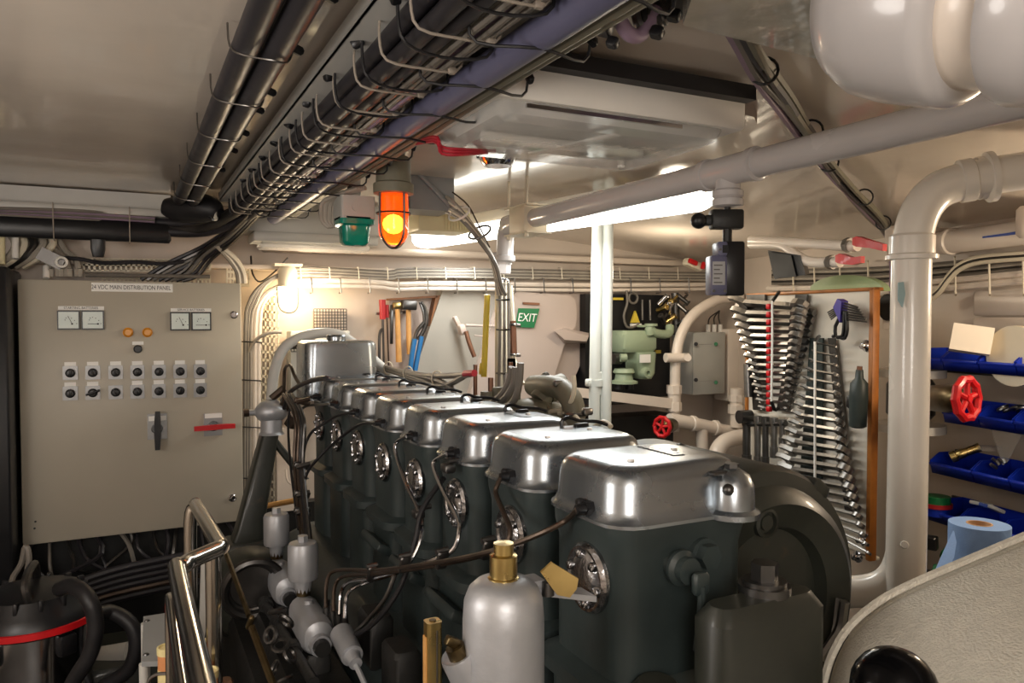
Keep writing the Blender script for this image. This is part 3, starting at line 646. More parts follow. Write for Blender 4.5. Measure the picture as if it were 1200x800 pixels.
# grey transformer box and cream box behind the amber lamp
q = B(); c = P(500, 224, 2.75); q.span(c + V((-.085, -.06, -.075)), c + V((.085, .1, .06)), .006); t = thing('grey_bracket_box', 'grey steel box with a diagonal brace right of the amber lamp', 'box', c + V((0, 0, -.075)))
O('body', q, 'grey_paint', t)
q = B(); q.box(c + V((.01, -.066, -.01)), (.17, .012, .014), Euler((0, .75, 0)), .003); q.span(c + V((-.1, -.1, .06)), c + V((.12, .1, .068)))
O('brace', q, 'grey_paint', t)
q = B(); q.cyl(c + V((.05, 0, .07)), (c.x+.05, c.y, 1.985), .012, .012, 10); O('hanger', q, 'steel', t)
q = B(); c = P(515, 262, 3.0); q.span(c + V((-.11, -.06, -.035)), c + V((.11, .1, .05)), .008)
for k in range(9): q.span(c + V((.0+.012*k, -.064, -.03)), c + V((.005+.012*k, -.05, .03)))
q.cyl(c + V((0, 0, .04)), V((c.x, c.y, 1.99)), .02, .02, 10)
T('junction_box', q, 'cream_plastic', 'cream ribbed box under the ceiling behind the amber lamp', 'box')
# fitting near the bulkhead
q = B(); q.span((.47, 3.30, 1.82), (1.0, 3.48, 1.86), .006); t = thing('bulkhead_light', 'long unlit light fitting under the ceiling by the far bulkhead', 'light fitting', (.73, 3.4, 1.8))
O('tray', q, 'light_grey', t)
q = B(); q.span((.50, 3.31, 1.795), (.97, 3.46, 1.82), .012); O('diffuser', q, 'diffuser_clear', t)
q = B(); q.span((.44, 3.29, 1.86), (1.02, 3.5, 1.99), .01); O('housing', q, 'light_grey', t)

# the big fluorescent light
fa, fb = PZ(495, 287, 1.855), PZ(822, 240, 1.855); fd = (fb-fa).normalized(); fn = V((-fd.y, fd.x, 0)); FL = (fb-fa).length
FF = frame(fd, fn, Z, fa - Z*fa.z)
fl = thing('fluorescent_light', 'long glowing fluorescent light under the ceiling above the engine', 'light fitting', (fa+fb)/2)
q = B(FF); q.span((-.02, -.075, 1.90), (FL+.02, .075, 1.945), .008); q.span((.2, -.03, 1.945), (.3, .03, 1.962)); q.span((FL-.3, -.03, 1.945), (FL-.2, .03, 1.962)); O('housing', q, 'white_plastic', fl)
q = B(FF); q.loft([[V((x, y*s, 1.90-.062*z*(1 if s == 1 else .9))) for y, z in ((-.068, 0), (-.066, .5), (-.05, .85), (-.02, 1), (.02, 1), (.05, .85), (.066, .5), (.068, 0))] for x, s in ((.0, .9), (.02, 1), (FL-.02, 1), (FL, .9))]); O('glowing_diffuser', q, 'tube_glow', fl)
# white main pipe along the ceiling with elbow and tee
PXm, PZm, PRm = 1.30, 1.855, .033
mp = thing('main_white_pipe', 'long white glossy pipe under the ceiling with an elbow and a tee above the switch', 'pipe', (PXm, 1.8, 1.82))
ye = PX(592, 270, PXm).y
q = B(); q.tube([V((PXm, -.4, PZm)), V((PXm, .5, PZm)), V((PXm, ye-.2, PZm)), V((PXm, ye-.07, PZm)), V((PXm, ye-.015, PZm-.02)), V((PXm, ye, PZm-.07)), V((PXm, ye, PZm-.14))], PRm, 20, 5); O('pipe', q, 'pipe_bluish', mp)
yt = PX(853, 200, PXm).y
q = B()
for dy in (-.09, .07): O('pipe_collar', B().lathe((PXm, yt+dy, PZm), (0, 1, 0), [(PRm, -.012), (PRm+.007, -.008), (PRm+.007, .010), (PRm, .014)], 24), 'pipe_bluish', mp)
q.cyl((PXm, yt-.09, PZm), (PXm, yt+.07, PZm), PRm+.003, PRm+.003, 24); q.lathe((PXm, yt, PZm), (0, 0, -1), [(.028, 0), (.030, .045), (.037, .05), (.037, .062), (.032, .066), (.037, .070), (.037, .085), (.03, .088)], 22)
O('pipe_collar', B().lathe((PXm, ye, PZm-.14), (0, 0, 1), [(PRm+.002, 0), (PRm+.006, .004), (PRm+.006, .02), (PRm, .024)], 22), 'pipe_bluish', mp)
O('tee_fitting', q, 'pipe_bluish', mp)
q = B(); c = PX(618, 243, PXm); q.span((PXm-.045, c.y-.06, PZm-.05), (PXm+.05, c.y+.06, PZm+.05), .004); q.span((PXm-.05, c.y-.09, PZm+.042), (PXm+.05, c.y+.09, PZm+.048)); q.span((PXm-.05, c.y-.09, PZm-.056), (PXm+.05, c.y+.09, PZm-.05))
for s in (-.07, .07): q.cyl((PXm-.04, c.y+s, PZm+.045), (PXm-.04, c.y+s, 2.0), .006, .006, 8); q.cyl((PXm-.04, c.y+s, PZm-.068), (PXm-.04, c.y+s, PZm-.05), .008, .008, 6)
O('hanger_clamp', q, 'off_white', mp)
# limit switch with roller lever hanging from the tee
sk = (V((PXm, yt, PZm))-CAM).dot(FW)/F
S0 = V((PXm, yt, 0)); sz = lambda y: PZm - (y-200)*sk
ls = thing('limit_switch', 'blue and black hanging switch box with a ball lever below the white tee', 'switch', (PXm, yt, sz(346)))
SF = frame(RT, V((math.sin(YAW), math.cos(YAW), 0)), Z, V((PXm, yt, 0)))
q = B(SF); q.span((-20*sk, -.02, sz(268)), (17*sk, .02, sz(246)), .004); q.cyl((0, 0, sz(284)), (0, 0, sz(266)), 5.5*sk, 5.5*sk, 12); q.span((-27*sk, -.012, sz(264)), (-14*sk, .012, sz(252)), .003); q.cyl((0, 0, sz(246)), (0, 0, sz(240)), .008, .008, 10); O('lever_block', q, 'engine_black', ls)
q = B(SF); q.sphere((-35*sk, -.01, sz(259)), 9.5*sk, 16); O('ball', q, 'black_plastic', ls)
q = B(SF); q.span((-6*sk, -.015, sz(346)), (19*sk, .035, sz(283)), .004); q.span((-14*sk, -.012, sz(300)), (-5*sk, .03, sz(284)), .003); O('body', q, 'black_plastic', ls)
q = B(SF); q.span((-22*sk, -.026, sz(345.5)), (-3*sk, .03, sz(300)), .004); q.span((-14*sk, -.026, sz(300)), (-3*sk, .03, sz(284)), .003); O('front', q, 'tool_blue' if 0 else 'blue_grey_pipe', ls)
q = B(SF); q.span((-20.5*sk, -.0275, sz(334)), (-6*sk, -.026, sz(307))); O('rating_plate', q, 'switch_grey', ls)
for x, y in ((-19, 341), (-6, 341), (-12, 293)): O('screw', B(SF).cyl((x*sk, -.03, sz(y)), (x*sk, -.026, sz(y)), 1.8*sk, 1.8*sk, 10), 'dark_steel', ls)
q = B(SF)
for k in range(5): q.span((-19*sk, -.0280, sz(312+5*k)), ((-9-(k % 2)*3)*sk, -.0274, sz(310.6+5*k)))
O('plate_print', q, 'dark_steel', ls, stuff=True); O('clip_slot', B(SF).span((-9*sk, -.027, sz(297)), (-2*sk, -.02, sz(288))), 'matt_black', ls)
# big white pipe upper right, near
bc = P(1152, -6, .80); vv = (bc-CAM).normalized(); bx = (vv*-.46 + (RT-vv*RT.dot(vv)).normalized()*.89).normalized()
gp_ = thing('big_white_pipe', 'very large glossy white pipe with a grooved joint at the upper right corner', 'pipe', bc + V((0, 0, -.12)))
O('rounded_body', B().lathe(bc, bx, [(.001, -.155), (.072, -.152), (.100, -.138), (.114, -.112), (.118, -.08), (.118, -.014), (.115, -.004), (.107, .003), (.098, .005)], 64), 'pipe_bluish', gp_)
O('groove', B().lathe(bc, bx, [(.099, .0), (.095, .008), (.093, .040), (.097, .048)], 64), 'pipe_cream', gp_)
O('pipe', B().lathe(bc, bx, [(.096, .044), (.105, .048), (.108, .058), (.105, .085), (.099, .11), (.097, .8)], 64), 'pipe_bluish', gp_)
# metal-clad duct between
q = B(); q.prism([PZ(x, y, 1.90) for x, y in ((800, 30), (990, 77), (1120, -40), (850, -120))], (0, 0, .085)); T('clad_ceiling_box', q, 'duct_film', 'shiny mottled ceiling box left of the big white pipe', 'box')
q = B(); q.cyl(P(785, 8, 1.15), P(900, -22, 1.05), .022, .022, 16); T('grey_stub_pipe', q, 'grey_paint', 'short grey pipe at the top edge beside the mottled box', 'pipe')
lc = thing('lilac_loop_cables', 'lilac and chrome cable loops tied up at the top edge', 'cables', P(745, 30, 1.12))
O('lilac_cable', B().tube([P(712, -30, 1.05), P(722, 10, 1.08), P(735, 38, 1.1), P(752, 40, 1.12), P(770, 10, 1.12)], .011, 10), 'lilac_cable', lc)
for k in range(5): O('flexible_conduit', B().tube([P(742+8*k, -30, 1.12), P(744+8*k, 5, 1.12), P(750+7*k, 30-2*k, 1.12), P(764+4*k, 28-2*k, 1.13), P(772+3*k, -20, 1.13)], .008, 8), 'dark_steel' if k % 2 else 'steel', lc)
for x, y, z, s in ((770, 38, 1.1, .016), (706, 28, 1.06, .026), (718, 50, 1.06, .014), (790, 18, 1.1, .016)): O('tie_head', B().box(P(x, y, z), (s, s*1.2, s), Euler((.4, .3, .7)), .003), 'black_plastic', lc)
# cable bundle on the right ceiling
rcb = thing('right_cable_bundle', 'dark cable bundle crossing the right ceiling diagonally to the starboard wall', 'cables', P(950, 170, 2.0))
ce = lambda x: 1.985 if x < 1.3 else 1.985-(x-1.3)*.087
def oncei(px, py, off):
    z = 1.98
    for _ in range(6): p = PZ(px, py, z-off); z = ce(p.x)
    return p
path = [(850, 25), (868, 58), (885, 85), (912, 118), (938, 155), (962, 188), (990, 222), (1018, 250), (1036, 278), (1046, 300)]
for k in range(8):
    pts = [oncei(x+(k % 4)*7*(1-j*.07)+4*math.sin(k*2+j)*(j > 1), y+(k//4)*5, .018+.014*(k//4)) for j, (x, y) in enumerate(path[:-2])]
    wls = WR(1038+2*(k % 4), 276, .06); pts += [wls, WR(1044+2*(k % 4), 300, .05), WR(1044+2*(k % 4), 345, .05)]
    O('cable', B().tube(pts, .0085, 6, 3), ('lilac_cable', 'grey_cable', 'black_cable', 'green_grey_cable')[k % 4], rcb)
for x, y in ((884, 80), (940, 150), (960, 187), (1002, 228), (1024, 258)): O('cable_tie', B().ring(oncei(x+11, y+3, .02), (.6, .75, -.1), .026, .003, 16, 5), 'black_plastic', rcb)
# ================================================================ FORWARD BULKHEAD: SWITCH PANEL
YP = 3.36
def pp(x, y, d=0.): return PY(x, y, YP-d)
def plate(x0, y0, x1, y1, d0, d1):              # upright plate on the panel front, given by its corners
    a, b_ = PY(x0, y0, YP), PY(x1, y1, YP); return B().span((a.x, YP-d1, b_.z), (b_.x, YP-d0, a.z))
A0, A1 = pp(20, 327), pp(285.5, 612)
sp = thing('distribution_panel', 'large beige electrical panel with meters and two rows of switches on the left', 'electrical panel', ((A0.x+A1.x)/2, 3.46, A1.z))
zt_, zb_ = pp(20, 327).z, pp(20, 640).z
O('cabinet', B().span((A0.x+.01, YP+.018, zb_+.008), (A1.x-.01, 3.56, zt_-.008)), 'panel_paint', sp)
q = B(); q.span((A0.x, YP, zb_), (A1.x, YP+.02, zt_), .006); dr = O('door', q, 'panel_paint', sp)
O('name_label', plate(107, 331, 202.5, 342.5, 0, .002), 'label_white', sp, 'white engraved title strip')
FR = lambda x, y, d: frame(XA, Z, V((0, -1, 0)), pp(x, y) + V((0, -d, 0)))
text('lettering', '24 VDC MAIN DISTRIBUTION PANEL', .0235, FR(154.5, 337, .0022), 'ink', sp, .0004, .735)
for (x0, x1, y0, y1), (lx0, lx1, ly0, ly1, s) in (((67, 122.5, 363.7, 386), (68, 122, 358.5, 363.2, 'STARTING BATTERIES')), ((199, 247.5, 365.5, 387), (200, 247.5, 361, 365.2, 'SERVICE BATTERIES'))):
    O('meter_label', plate(lx0, ly0, lx1, ly1, 0, .002), 'label_white', sp)
    text('lettering', s, .0125, FR((lx0+lx1)/2, (ly0+ly1)/2, .0022), 'ink', sp, .0003, .95)
    w2 = (x1-x0)/2
    for k in range(2):
        xa = x0 + k*(w2+.6); xb = xa + w2 - .8
        mt_ = O('meter', plate(xa, y0, xb, y1, 0, .014), 'black_plastic', sp, 'square dial meter')
        O('dial', plate(xa+1.6, y0+1.6, xb-1.6, y1-1.6, .013, .0155), 'dial_face', mt_)
        q = B(); cx, cy = (xa+xb)/2, (y0+y1)/2
        if k == 0: q.cyl(pp(cx+4, cy+4.5, .0165), pp(cx-1, cy-5, .0165), .0011, .0006, 6)
        else: q.cyl(pp(cx+6, cy+4.5, .0165), pp(cx-6, cy+4.5, .0165), .0011, .0011, 6)
        q.cyl(pp(cx+(4 if k == 0 else 6), cy+4.5, .0155), pp(cx+(4 if k == 0 else 6), cy+4.5, .018), .0035, .0035, 10); O('needle', q, 'ink', mt_)
        q = B()
        for j in range(6): a = math.radians(100+30*j-40); q.box(pp(cx+3-8*math.cos(a-1.0)*.9, cy+4-8*math.sin(a-1.0+.5)*.9 if j else cy, .0158), (.003, .0006, .003))
        O('scale_marks', q, 'ink', mt_)
for x in (150, 172.6): O('indicator_lamp', B().lathe(pp(x, 389.3), (0, -1, 0), [(.019, 0), (.019, .006), (.016, .007), (.016, .018), (.012, .022), (.002, .022)], 20), 'amber_knob', sp, 'amber indicator')
O('small_label', plate(155, 400, 168.3, 403.8, 0, .002), 'label_white', sp)
q = B(); q.lathe(pp(161.5, 408.8), (0, -1, 0), [(.016, 0), (.016, .006), (.012, .008), (.012, .024), (.002, .024)], 18); O('push_button', q, 'black_plastic', sp)
for r_ in range(2):
    for k, x in enumerate((82.5, 108.8, 135.6, 161, 186.2, 211, 234.6)):
        y = (436.8, 460.6)[r_] - (x-82.5)*(.0145, .025)[r_]; hw = 9.1-.0085*(x-82.5)
        sw = O('rotary_switch', plate(x-hw, y-7.8, x+hw, y+7.8, 0, .006), 'switch_grey', sp)
        q = B(); q.lathe(pp(x, y), (0, -1, 0), [(.017, .006), (.017, .012), (.012, .014), (.011, .03), (.002, .031)], 18)
        ang = .9 if (r_, k) == (1, 1) else (1.4+.25*((k*3+r_) % 4))
        q.box(pp(x, y, .032), (.026 if (r_, k) != (1, 1) else .05, .012, .008), Euler((0, -ang if (r_, k) != (1, 1) else -.35, 0)), .002); O('knob', q, 'black_plastic', sw)
        if (r_, k) != (1, 2): O('switch_label', plate(x-hw+2, y-12.6, x+hw-2.4, y-8.3, 0, .002), 'label_white', sp)
hd = O('breaker_plate', plate(172.5, 485, 196, 513.5, 0, .006), 'switch_grey', sp)
O('breaker_label', plate(174, 487.5, 194.5, 492, .006, .0075), 'label_white', sp)
q = B(); q.cyl(pp(184, 502), pp(184, 502, .04), .022, .018, 18); q.loft([[pp(184.6, y, .05) + V((x*w_, dz, 0)) for x, dz in ((-.010, -.008), (.010, -.008), (.010, .008), (-.010, .008))] for y, w_ in ((482, .9), (495, 1.2), (510, 1.2), (527, .9))]); O('black_handle', q, 'black_plastic', hd, 'upright black lever handle')
hd = O('breaker_plate', plate(238.5, 484.5, 260.5, 509.5, 0, .006), 'switch_grey', sp)
O('breaker_label', plate(239.8, 484.6, 260, 488.8, .006, .0075), 'label_white', sp)
q = B(); q.cyl(pp(250, 499), pp(250, 499, .04), .022, .018, 18); O('hub', q, 'black_plastic', hd)
q = B(); q.loft([[pp(x, y, .05) + V((0, dy, dz*h)) for dy, dz in ((-.008, -.009), (-.008, .009), (.008, .009), (.008, -.009))] for x, y, h in ((227.5, 502.5, 1), (245, 501, 1.15), (262, 499.5, 1.1), (275.5, 498.8, 1))]); O('red_handle', q, 'red_gloss', hd, 'red sideways lever handle')
for x, y in ((274, 368.8), (272, 583)):
    q = B(); q.lathe(pp(x, y), (0, -1, 0), [(.016, 0), (.016, .008), (.012, .011), (.011, .007), (.002, .007)], 18); q.box(pp(x, y, .009), (.005, .006, .018), Euler((0, .7, 0))); O('lock', q, 'chrome', sp)
for x, y in ((41.5, 611), (40.5, 619)): O('scratch', B().cyl(pp(x, y), pp(x, y, .001), .004, .004, 8), 'ink', sp)
# black cabinet left of the panel and things over it
q = B(); q.span((-1.33, 3.2, 0), (A0.x-.012, 3.6, 1.68), .01); T('black_locker', q, 'black_plastic', 'plain black locker at the left edge beside the beige panel', 'locker')
lt = thing('conduit_cluster', 'pale conduits and glands crowded above the top left corner of the beige panel', 'conduits', PY(60, 324, 3.46))
for k, x in enumerate((58, 70, 80, 92)):
    p = PY(x, 324, 3.46); q = B(); q.cyl(p, p + V((0, 0, .03)), .016, .016, 6); q.tube([p + V((0, 0, .03)), p + V((-.01, .01, .07)), p + V((-.05, .04, .11)), p + V((-.09, .07, .20))], .012, 8); O('conduit', q, 'light_cable', lt)
for x, y0, y1, m_ in ((18, 303, 272, 'white_plastic'), (2, 310, 270, 'cream_plastic'), (54, 326, 312, 'white_plastic')): O('tube', B().cyl(PY(x, y0, 3.44), PY(x, y1, 3.46), .012, .012, 10), m_, lt)
for k in range(5): O('hose', B().tube([PY(8+12*k, 270, 3.5), PY(18+11*k, 285, 3.48), PY(12+9*k, 300, 3.47), PY(-5+8*k, 312, 3.5)], .014, 8), ('light_cable', 'off_white', 'dark_steel')[k % 3], lt)
q = B(); q.ring(PY(72, 307, 3.4), (0, 1, 0), .018, .005, 20, 8); O('pipe_end', q, 'white_plastic', lt); O('flat_bracket', B().box(PY(60, 303, 3.44), (.09, .02, .05), Euler((0, .5, 0))), 'dark_steel', lt)
q = B(); q.tube([PY(50, 302, 3.45), PY(90, 303, 3.43), PY(120, 308, 3.43), PY(160, 307, 3.43), PY(190, 309, 3.43), PY(215, 306, 3.44)], .008, 8)
T('sagging_cables', q, 'black_cable', 'sagging dark cables over the perforated strips above the beige panel', 'cables')
def ladder(name, label, pts4, nx, ny, depth=.012, m_='off_white'):
    a, bb, c, d = pts4; t = thing(name, label, 'cable ladder', (a+c)/2)
    q = B(); ex, ez = (bb-a), (d-a)
    lx, lz = ex.length, ez.length; fx = frame(ex.normalized(), ex.normalized().cross(ez.normalized())*-1, ez.normalized(), a)
    q.M = fx
    for j in range(ny+1): zc = lz*j/ny; q.box((lx/2, 0, zc), (lx, depth, lz/ny*.3))
    for i in range(nx+1): xc = lx*i/nx; q.box((xc, 0, lz/2), (lx/nx*.42, depth, lz))
    O('slotted_strip', q, m_, t); return t
for (x0, x1, y0, y1), lb in (((92, 246, 317, 303), 'upper perforated white strip above the beige panel'), ((120, 246, 331, 321), 'lower perforated white strip right above the beige panel')):
    ladder('perforated_strip', lb, [PY(x0, y0, 3.52), PY(x1, y0+1, 3.52), PY(x1, y1+1, 3.52), PY(x0, y1, 3.52)], 26, 2)
q = B(); q.cyl(PY(100, 322, 3.45), PY(246, 324, 3.45), .008, .008, 8); T('conduit', q, 'grey_cable', 'thin grey conduit between the two perforated strips', 'conduit')
ladder('perforated_strip', 'short perforated strip right of the panel glands', [PY(266, 334, 3.55), PY(292, 334, 3.55), PY(292, 311, 3.55), PY(266, 311, 3.55)], 7, 3)
ladder('perforated_strip', 'tall upright perforated strip right of the beige panel', [PY(306, 592, 3.6), PY(326, 592, 3.6), PY(326, 345, 3.6), PY(306, 345, 3.6)], 4, 26)
# under the panel
uc_ = thing('lower_cable_tangle', 'tangle of dark cables and hoses hanging under the beige panel', 'cables', (0, 3.4, .4))
rnd = random.Random(3)
for k in range(16):
    x = -.33+.045*k; pts = [V((x, 3.44, .66)), V((x+rnd.uniform(-.05, .05), 3.38+rnd.uniform(-.05, .03), .60-rnd.uniform(0, .05))), V((x+rnd.uniform(-.12, .12), 3.36, .53-rnd.uniform(0, .06))), V((x+rnd.uniform(-.2, .2), 3.42, .47+rnd.uniform(-.04, .05)))]
    O('cable', B().tube(pts, rnd.choice((.006, .008, .009)), 6), rnd.choice(('dark_steel', 'grey_cable', 'black_cable', 'black_cable')), uc_)
for k in range(6): O('cable', B().tube([V((-.36, 3.3+.02*k, .5-.03*k)), V((-.2, 3.28+.02*k, .5-.028*k)), V((0, 3.3+.02*k, .53-.03*k)), V((.5, 3.35+.02*k, .55-.03*k))], .014, 8), 'copper_pipe' if k == 4 else 'black_cable', uc_)
q = B(); q.span((-.36, 3.57, 0), (.9, 3.64, .64)); T('bilge_plate', q, 'engine_black', 'dark plate behind the cables under the beige panel', 'plate')
q = B(); q.span((-.5, 2.9, .02), (.16, 3.25, .30), .02); T('bilge_box', q, 'engine_green', 'low dull box on the floor behind the vacuum hose', 'box')

# ================================================================ BULKHEAD RIGHT OF THE PANEL
YB = 3.51
bc_ = thing('bulkhead_cable_bundle', 'pale cables rising beside the beige panel and bending along the far bulkhead', 'cables', PY(300, 590, YB))
for k in range(6):
    o = k*1.9
    pts = [(285+o*.8, 600), (286+o*.8, 480), (287+o*.8, 380), (291+o, 355), (303+o*.9, 336-o*.2), (325+o*.4, 322+o*.2), (352, 314+o*.9), (400, 315+o*.9), (455, 318+o*.9), (480, 315+o*1.0), (600, 316+o*.95), (750, 319+o*.9), (845, 320+o*.85)]
    O('cable', B().tube([PY(x, y, YB-.01) for x, y in pts], .0062, 6, 3), ('grey_cable', 'light_cable')[k % 2], bc_)
for k, r in ((0, .013), (1, .010)):
    pts = [(298+5*k, 600), (298+5*k, 480), (299+5*k, 380), (306+5*k, 352-k), (325+4*k, 337), (360, 328.5+6*k), (440, 330+6*k), (465, 333+6*k), (520, 332+6*k), (700, 334+6*k), (845, 333+5*k)]
    O('conduit', B().tube([PY(x, y, YB) for x, y in pts], r, 8, 3), 'pipe_cream', bc_)
for x in range(360, 840, 17): q = None
s0 = None
for x in range(352, 840, 34):
    q = B(); a, c = PY(x, 313, YB-.03), PY(x+1, 327, YB-.03); q.tube([a + V((0, .04, 0)), a, c, c + V((0, .04, 0))], .0022, 5, 1); O('clip', q, 'off_white', bc_)
    q = B(); a, c = PY(x+13, 326, YB-.03), PY(x+14, 343, YB-.03); q.tube([a + V((0, .04, 0)), a, c, c + V((0, .04, 0))], .0032, 5, 1); O('clip', q, 'dark_steel', bc_)
for y in (400, 445, 500, 560): O('clip', B().tube([PY(282, y, YB), PY(284, y, YB-.03), PY(305, y+1, YB-.03), PY(307, y+1, YB)], .003, 5, 1), 'black_plastic', bc_)
O('black_wire', B().tube([PY(294, 300, 3.6), PY(296, 320, 3.55), PY(305, 330, 3.53), PY(322, 318, 3.53), PY(337, 302, 3.56)], .004, 6), 'dark_steel', bc_)
O('branch_cable', B().tube([PY(292, 412, 3.5), PY(300, 398, 3.48), PY(315, 390, 3.46), PY(330, 389, 3.46)], .008, 8), 'light_cable', bc_)
# bulkhead lamp
bl = thing('bulkhead_lamp', 'brightly glowing cylindrical lamp on the far bulkhead right of the beige panel', 'lamp', PY(337, 360, 3.5))
c0_ = PY(337, 360, 3.5); c1_ = PY(337, 336, 3.5); c2_ = PY(337, 317, 3.5)
O('glass', B().lathe(c0_, Z, [(.002, -.004), (.02, -.002), (.034, .014), (.038, .04), (.038, (c1_-c0_).z)], 20), 'lamp_glow', bl)
O('holder', B().lathe(c1_, Z, [(.042, 0), (.042, (c2_-c1_).z), (.03, (c2_-c1_).z+.02)], 20), 'off_white', bl)
O('bracket', B().span(c2_ + V((-.06, -.03, .018)), (c2_.x+.06, 3.65, c2_.z+.03)), 'off_white', bl)
O('wire', B().tube([c0_ + V((-.044, 0, .09)), c0_ + V((-.04, -.02, .0)), c0_ + V((0, -.03, -.025)), c0_ + V((.04, -.02, 0)), c0_ + V((.044, 0, .09))], .0035, 6), 'dark_steel', bl)
T('grey_hoop_pipe', B().tube([PY(x, y, 3.16) for x, y in ((317, 520), (318, 470), (321, 438), (331, 410), (350, 396), (375, 390), (397, 392), (418, 405), (445, 428), (480, 458))], .021, 14, 4), 'light_grey', 'grey pipe bent as a hoop over the far end of the engine', 'pipe')
def cage(name, lb, x0, y0, x1, y1, Y, dep):
    a, c = PY(x0, y1, Y), PY(x1, y0, Y); t = thing(name, lb, 'cage', ((a.x+c.x)/2, Y, a.z)); q = B()
    n = max(3, round((c.x-a.x)/.014)); m = max(3, round((c.z-a.z)/.014))
    for i in range(n+1): x = a.x+(c.x-a.x)*i/n; q.box((x, Y, (a.z+c.z)/2), (.0035, .003, c.z-a.z))
    for j in range(m+1): z = a.z+(c.z-a.z)*j/m; q.box(((a.x+c.x)/2, Y, z), (c.x-a.x, .003, .0035))
    O('mesh', q, 'dark_steel', t, stuff=True)
    q = B(); q.span((a.x+.01, Y+.02, a.z+.01), (c.x-.01, Y+dep, c.z-.01)); O('backing', q, 'wall_paint', t); return t
cage('mesh_cover', 'square wire mesh cover on the lit far bulkhead', 368, 362, 406, 387, 3.56, .08)
cage('mesh_cover', 'small wire mesh cover behind the galvanised header tank', 341, 394, 369, 412, 3.48, .1)
q = B(); q.span(PY(341, 470, 3.5), PY(404, 387, 3.6), .006); T('grey_cupboard', q, 'box_grey', 'grey cupboard on the bulkhead under the mesh cover', 'cupboard')
q = B(); a = PY(325, 600, 3.55); q.span(a, (PY(352, 500, 3.55).x, 3.62, PY(352, 500, 3.55).z)); q.tube([PY(335, 550, 3.5), PY(337, 563, 3.48), PY(345, 568, 3.48), PY(351, 564, 3.5)], .005, 6); T('white_hatch_door', q, 'wall_paint', 'pale small door with a handle behind the A-shaped bracket', 'door')
q = B(); q.cyl(PY(305, 594, 3.3), PY(352, 585, 3.2), .012, .012, 8); T('wooden_rod', q, 'pale_wood', 'pale wooden rod lying under the perforated strip', 'rod')
# rear tool board
tb = thing('small_tool_board', 'small slanted tool board with brown wooden frame on the far bulkhead', 'tool board', PY(480, 475, 3.6))
O('backing', B().prism([PY(x, y, 3.62) for x, y in ((452, 480), (489, 478), (514, 348), (456, 351))], (0, .02, 0)), 'hatch_paint', tb)
O('frame_rail', B().prism([PY(x, y, 3.57) for x, y in ((484, 478), (491, 478), (518, 346), (511, 346))], (0, .05, 0)), 'dark_wood', tb)
O('frame_rail', B().prism([PY(x, y, 3.57) for x, y in ((456, 352), (513, 348.5), (513, 346), (456, 349.5))], (0, .05, 0)), 'dark_wood', tb)
O('magnet_rail', B().prism([PY(x, y, 3.585) for x, y in ((442, 369), (479, 367), (479, 364), (442, 366))], (0, .02, 0)), 'steel', tb)
tg = 'tools on the small board'
def tl(name, lb, cat): return thing(name, lb, cat, PY(470, 430, 3.55), tg)
t = tl('screwdriver', 'screwdriver with red handle, leftmost on the small far tool board', 'screwdriver'); O('handle', B().cyl(PY(448, 351, 3.56), PY(448.5, 374, 3.56), .016, .014, 10), 'tool_red', t); O('shaft', B().cyl(PY(448.5, 374, 3.56), PY(450, 432, 3.56), .006, .005, 8), 'dark_steel', t)
T('hooked_rod', B().tube([PY(449, 385, 3.54), PY(446, 388, 3.54), PY(444.5, 398, 3.54), PY(445, 435, 3.54)], .007, 8), 'dark_steel', 'dark rod with a bent top at the left of the small tool board', 'rod', tg)
t = tl('long_screwdriver', 'screwdriver with long thin shaft and dark red handle on the small board', 'screwdriver'); O('handle', B().cyl(PY(453, 357, 3.57), PY(453.5, 372, 3.57), .011, .010, 10), 'tool_red', t); O('shaft', B().cyl(PY(453.5, 372, 3.57), PY(456, 440, 3.57), .004, .004, 8), 'copper_pipe', t)
T('flat_file', B().box(PY(459, 380, 3.56), (.016, .008, .19), Euler((0, .02, 0)), .002), 'dark_steel', 'grey flat file between screwdrivers and hammers on the small board', 'file', tg)
t = tl('hammer', 'small hammer with yellow wooden handle on the small far tool board', 'hammer'); O('handle', B().tube([PY(466, 362, 3.55), PY(466.5, 395, 3.55), PY(467.5, 424, 3.55)], lambda s: .011+.004*s, 10), 'pale_wood', t); O('head', B().box(PY(466, 358, 3.55), (.05, .03, .03), None, .006), 'brass', t)
t = tl('hammer', 'larger hammer with square grey head on the small far tool board', 'hammer'); O('handle', B().tube([PY(478.5, 362, 3.55), PY(479, 390, 3.55), PY(480, 415, 3.55)], lambda s: .012+.002*s, 10), 'pale_wood', t); O('head', B().box(PY(479, 357.5, 3.54), (.075, .042, .045), Euler((0, .05, 0)), .005), 'dark_steel', t)
t = tl('slip_joint_pliers', 'large pliers with blue handles on the small far tool board', 'pliers')
q = B(); q.tube([PY(493, 354, 3.54), PY(498, 362, 3.54), PY(500, 375, 3.54), PY(496, 388, 3.54), PY(490, 398, 3.54)], .011, 8); q.tube([PY(497, 378, 3.53), PY(489, 388, 3.53), PY(486, 398, 3.53)], .010, 8); q.tube([PY(492, 354, 3.54), PY(496, 366, 3.53), PY(497, 380, 3.53)], .006, 6); O('jaws', q, 'dark_steel', t)
O('handle', B().tube([PY(486, 397, 3.53), PY(483, 415, 3.53), PY(481, 432, 3.53)], .012, 10), 'tool_blue', t); O('handle', B().tube([PY(494, 394, 3.53), PY(490, 415, 3.53), PY(486.5, 434, 3.53)], .012, 10), 'tool_blue', t)
T('red_can', B().cyl(PY(456, 460, 3.5), PY(456, 441, 3.5), .04, .04, 14), 'tool_red', 'red canister behind the grey hoop pipe under the small tool board', 'can')
T('black_handle_block', B().box(PY(445, 440, 3.3), (.05, .05, .06), Euler((0, .2, 0)), .01), 'black_plastic', 'small black block beside the grey hoop pipe', 'block')
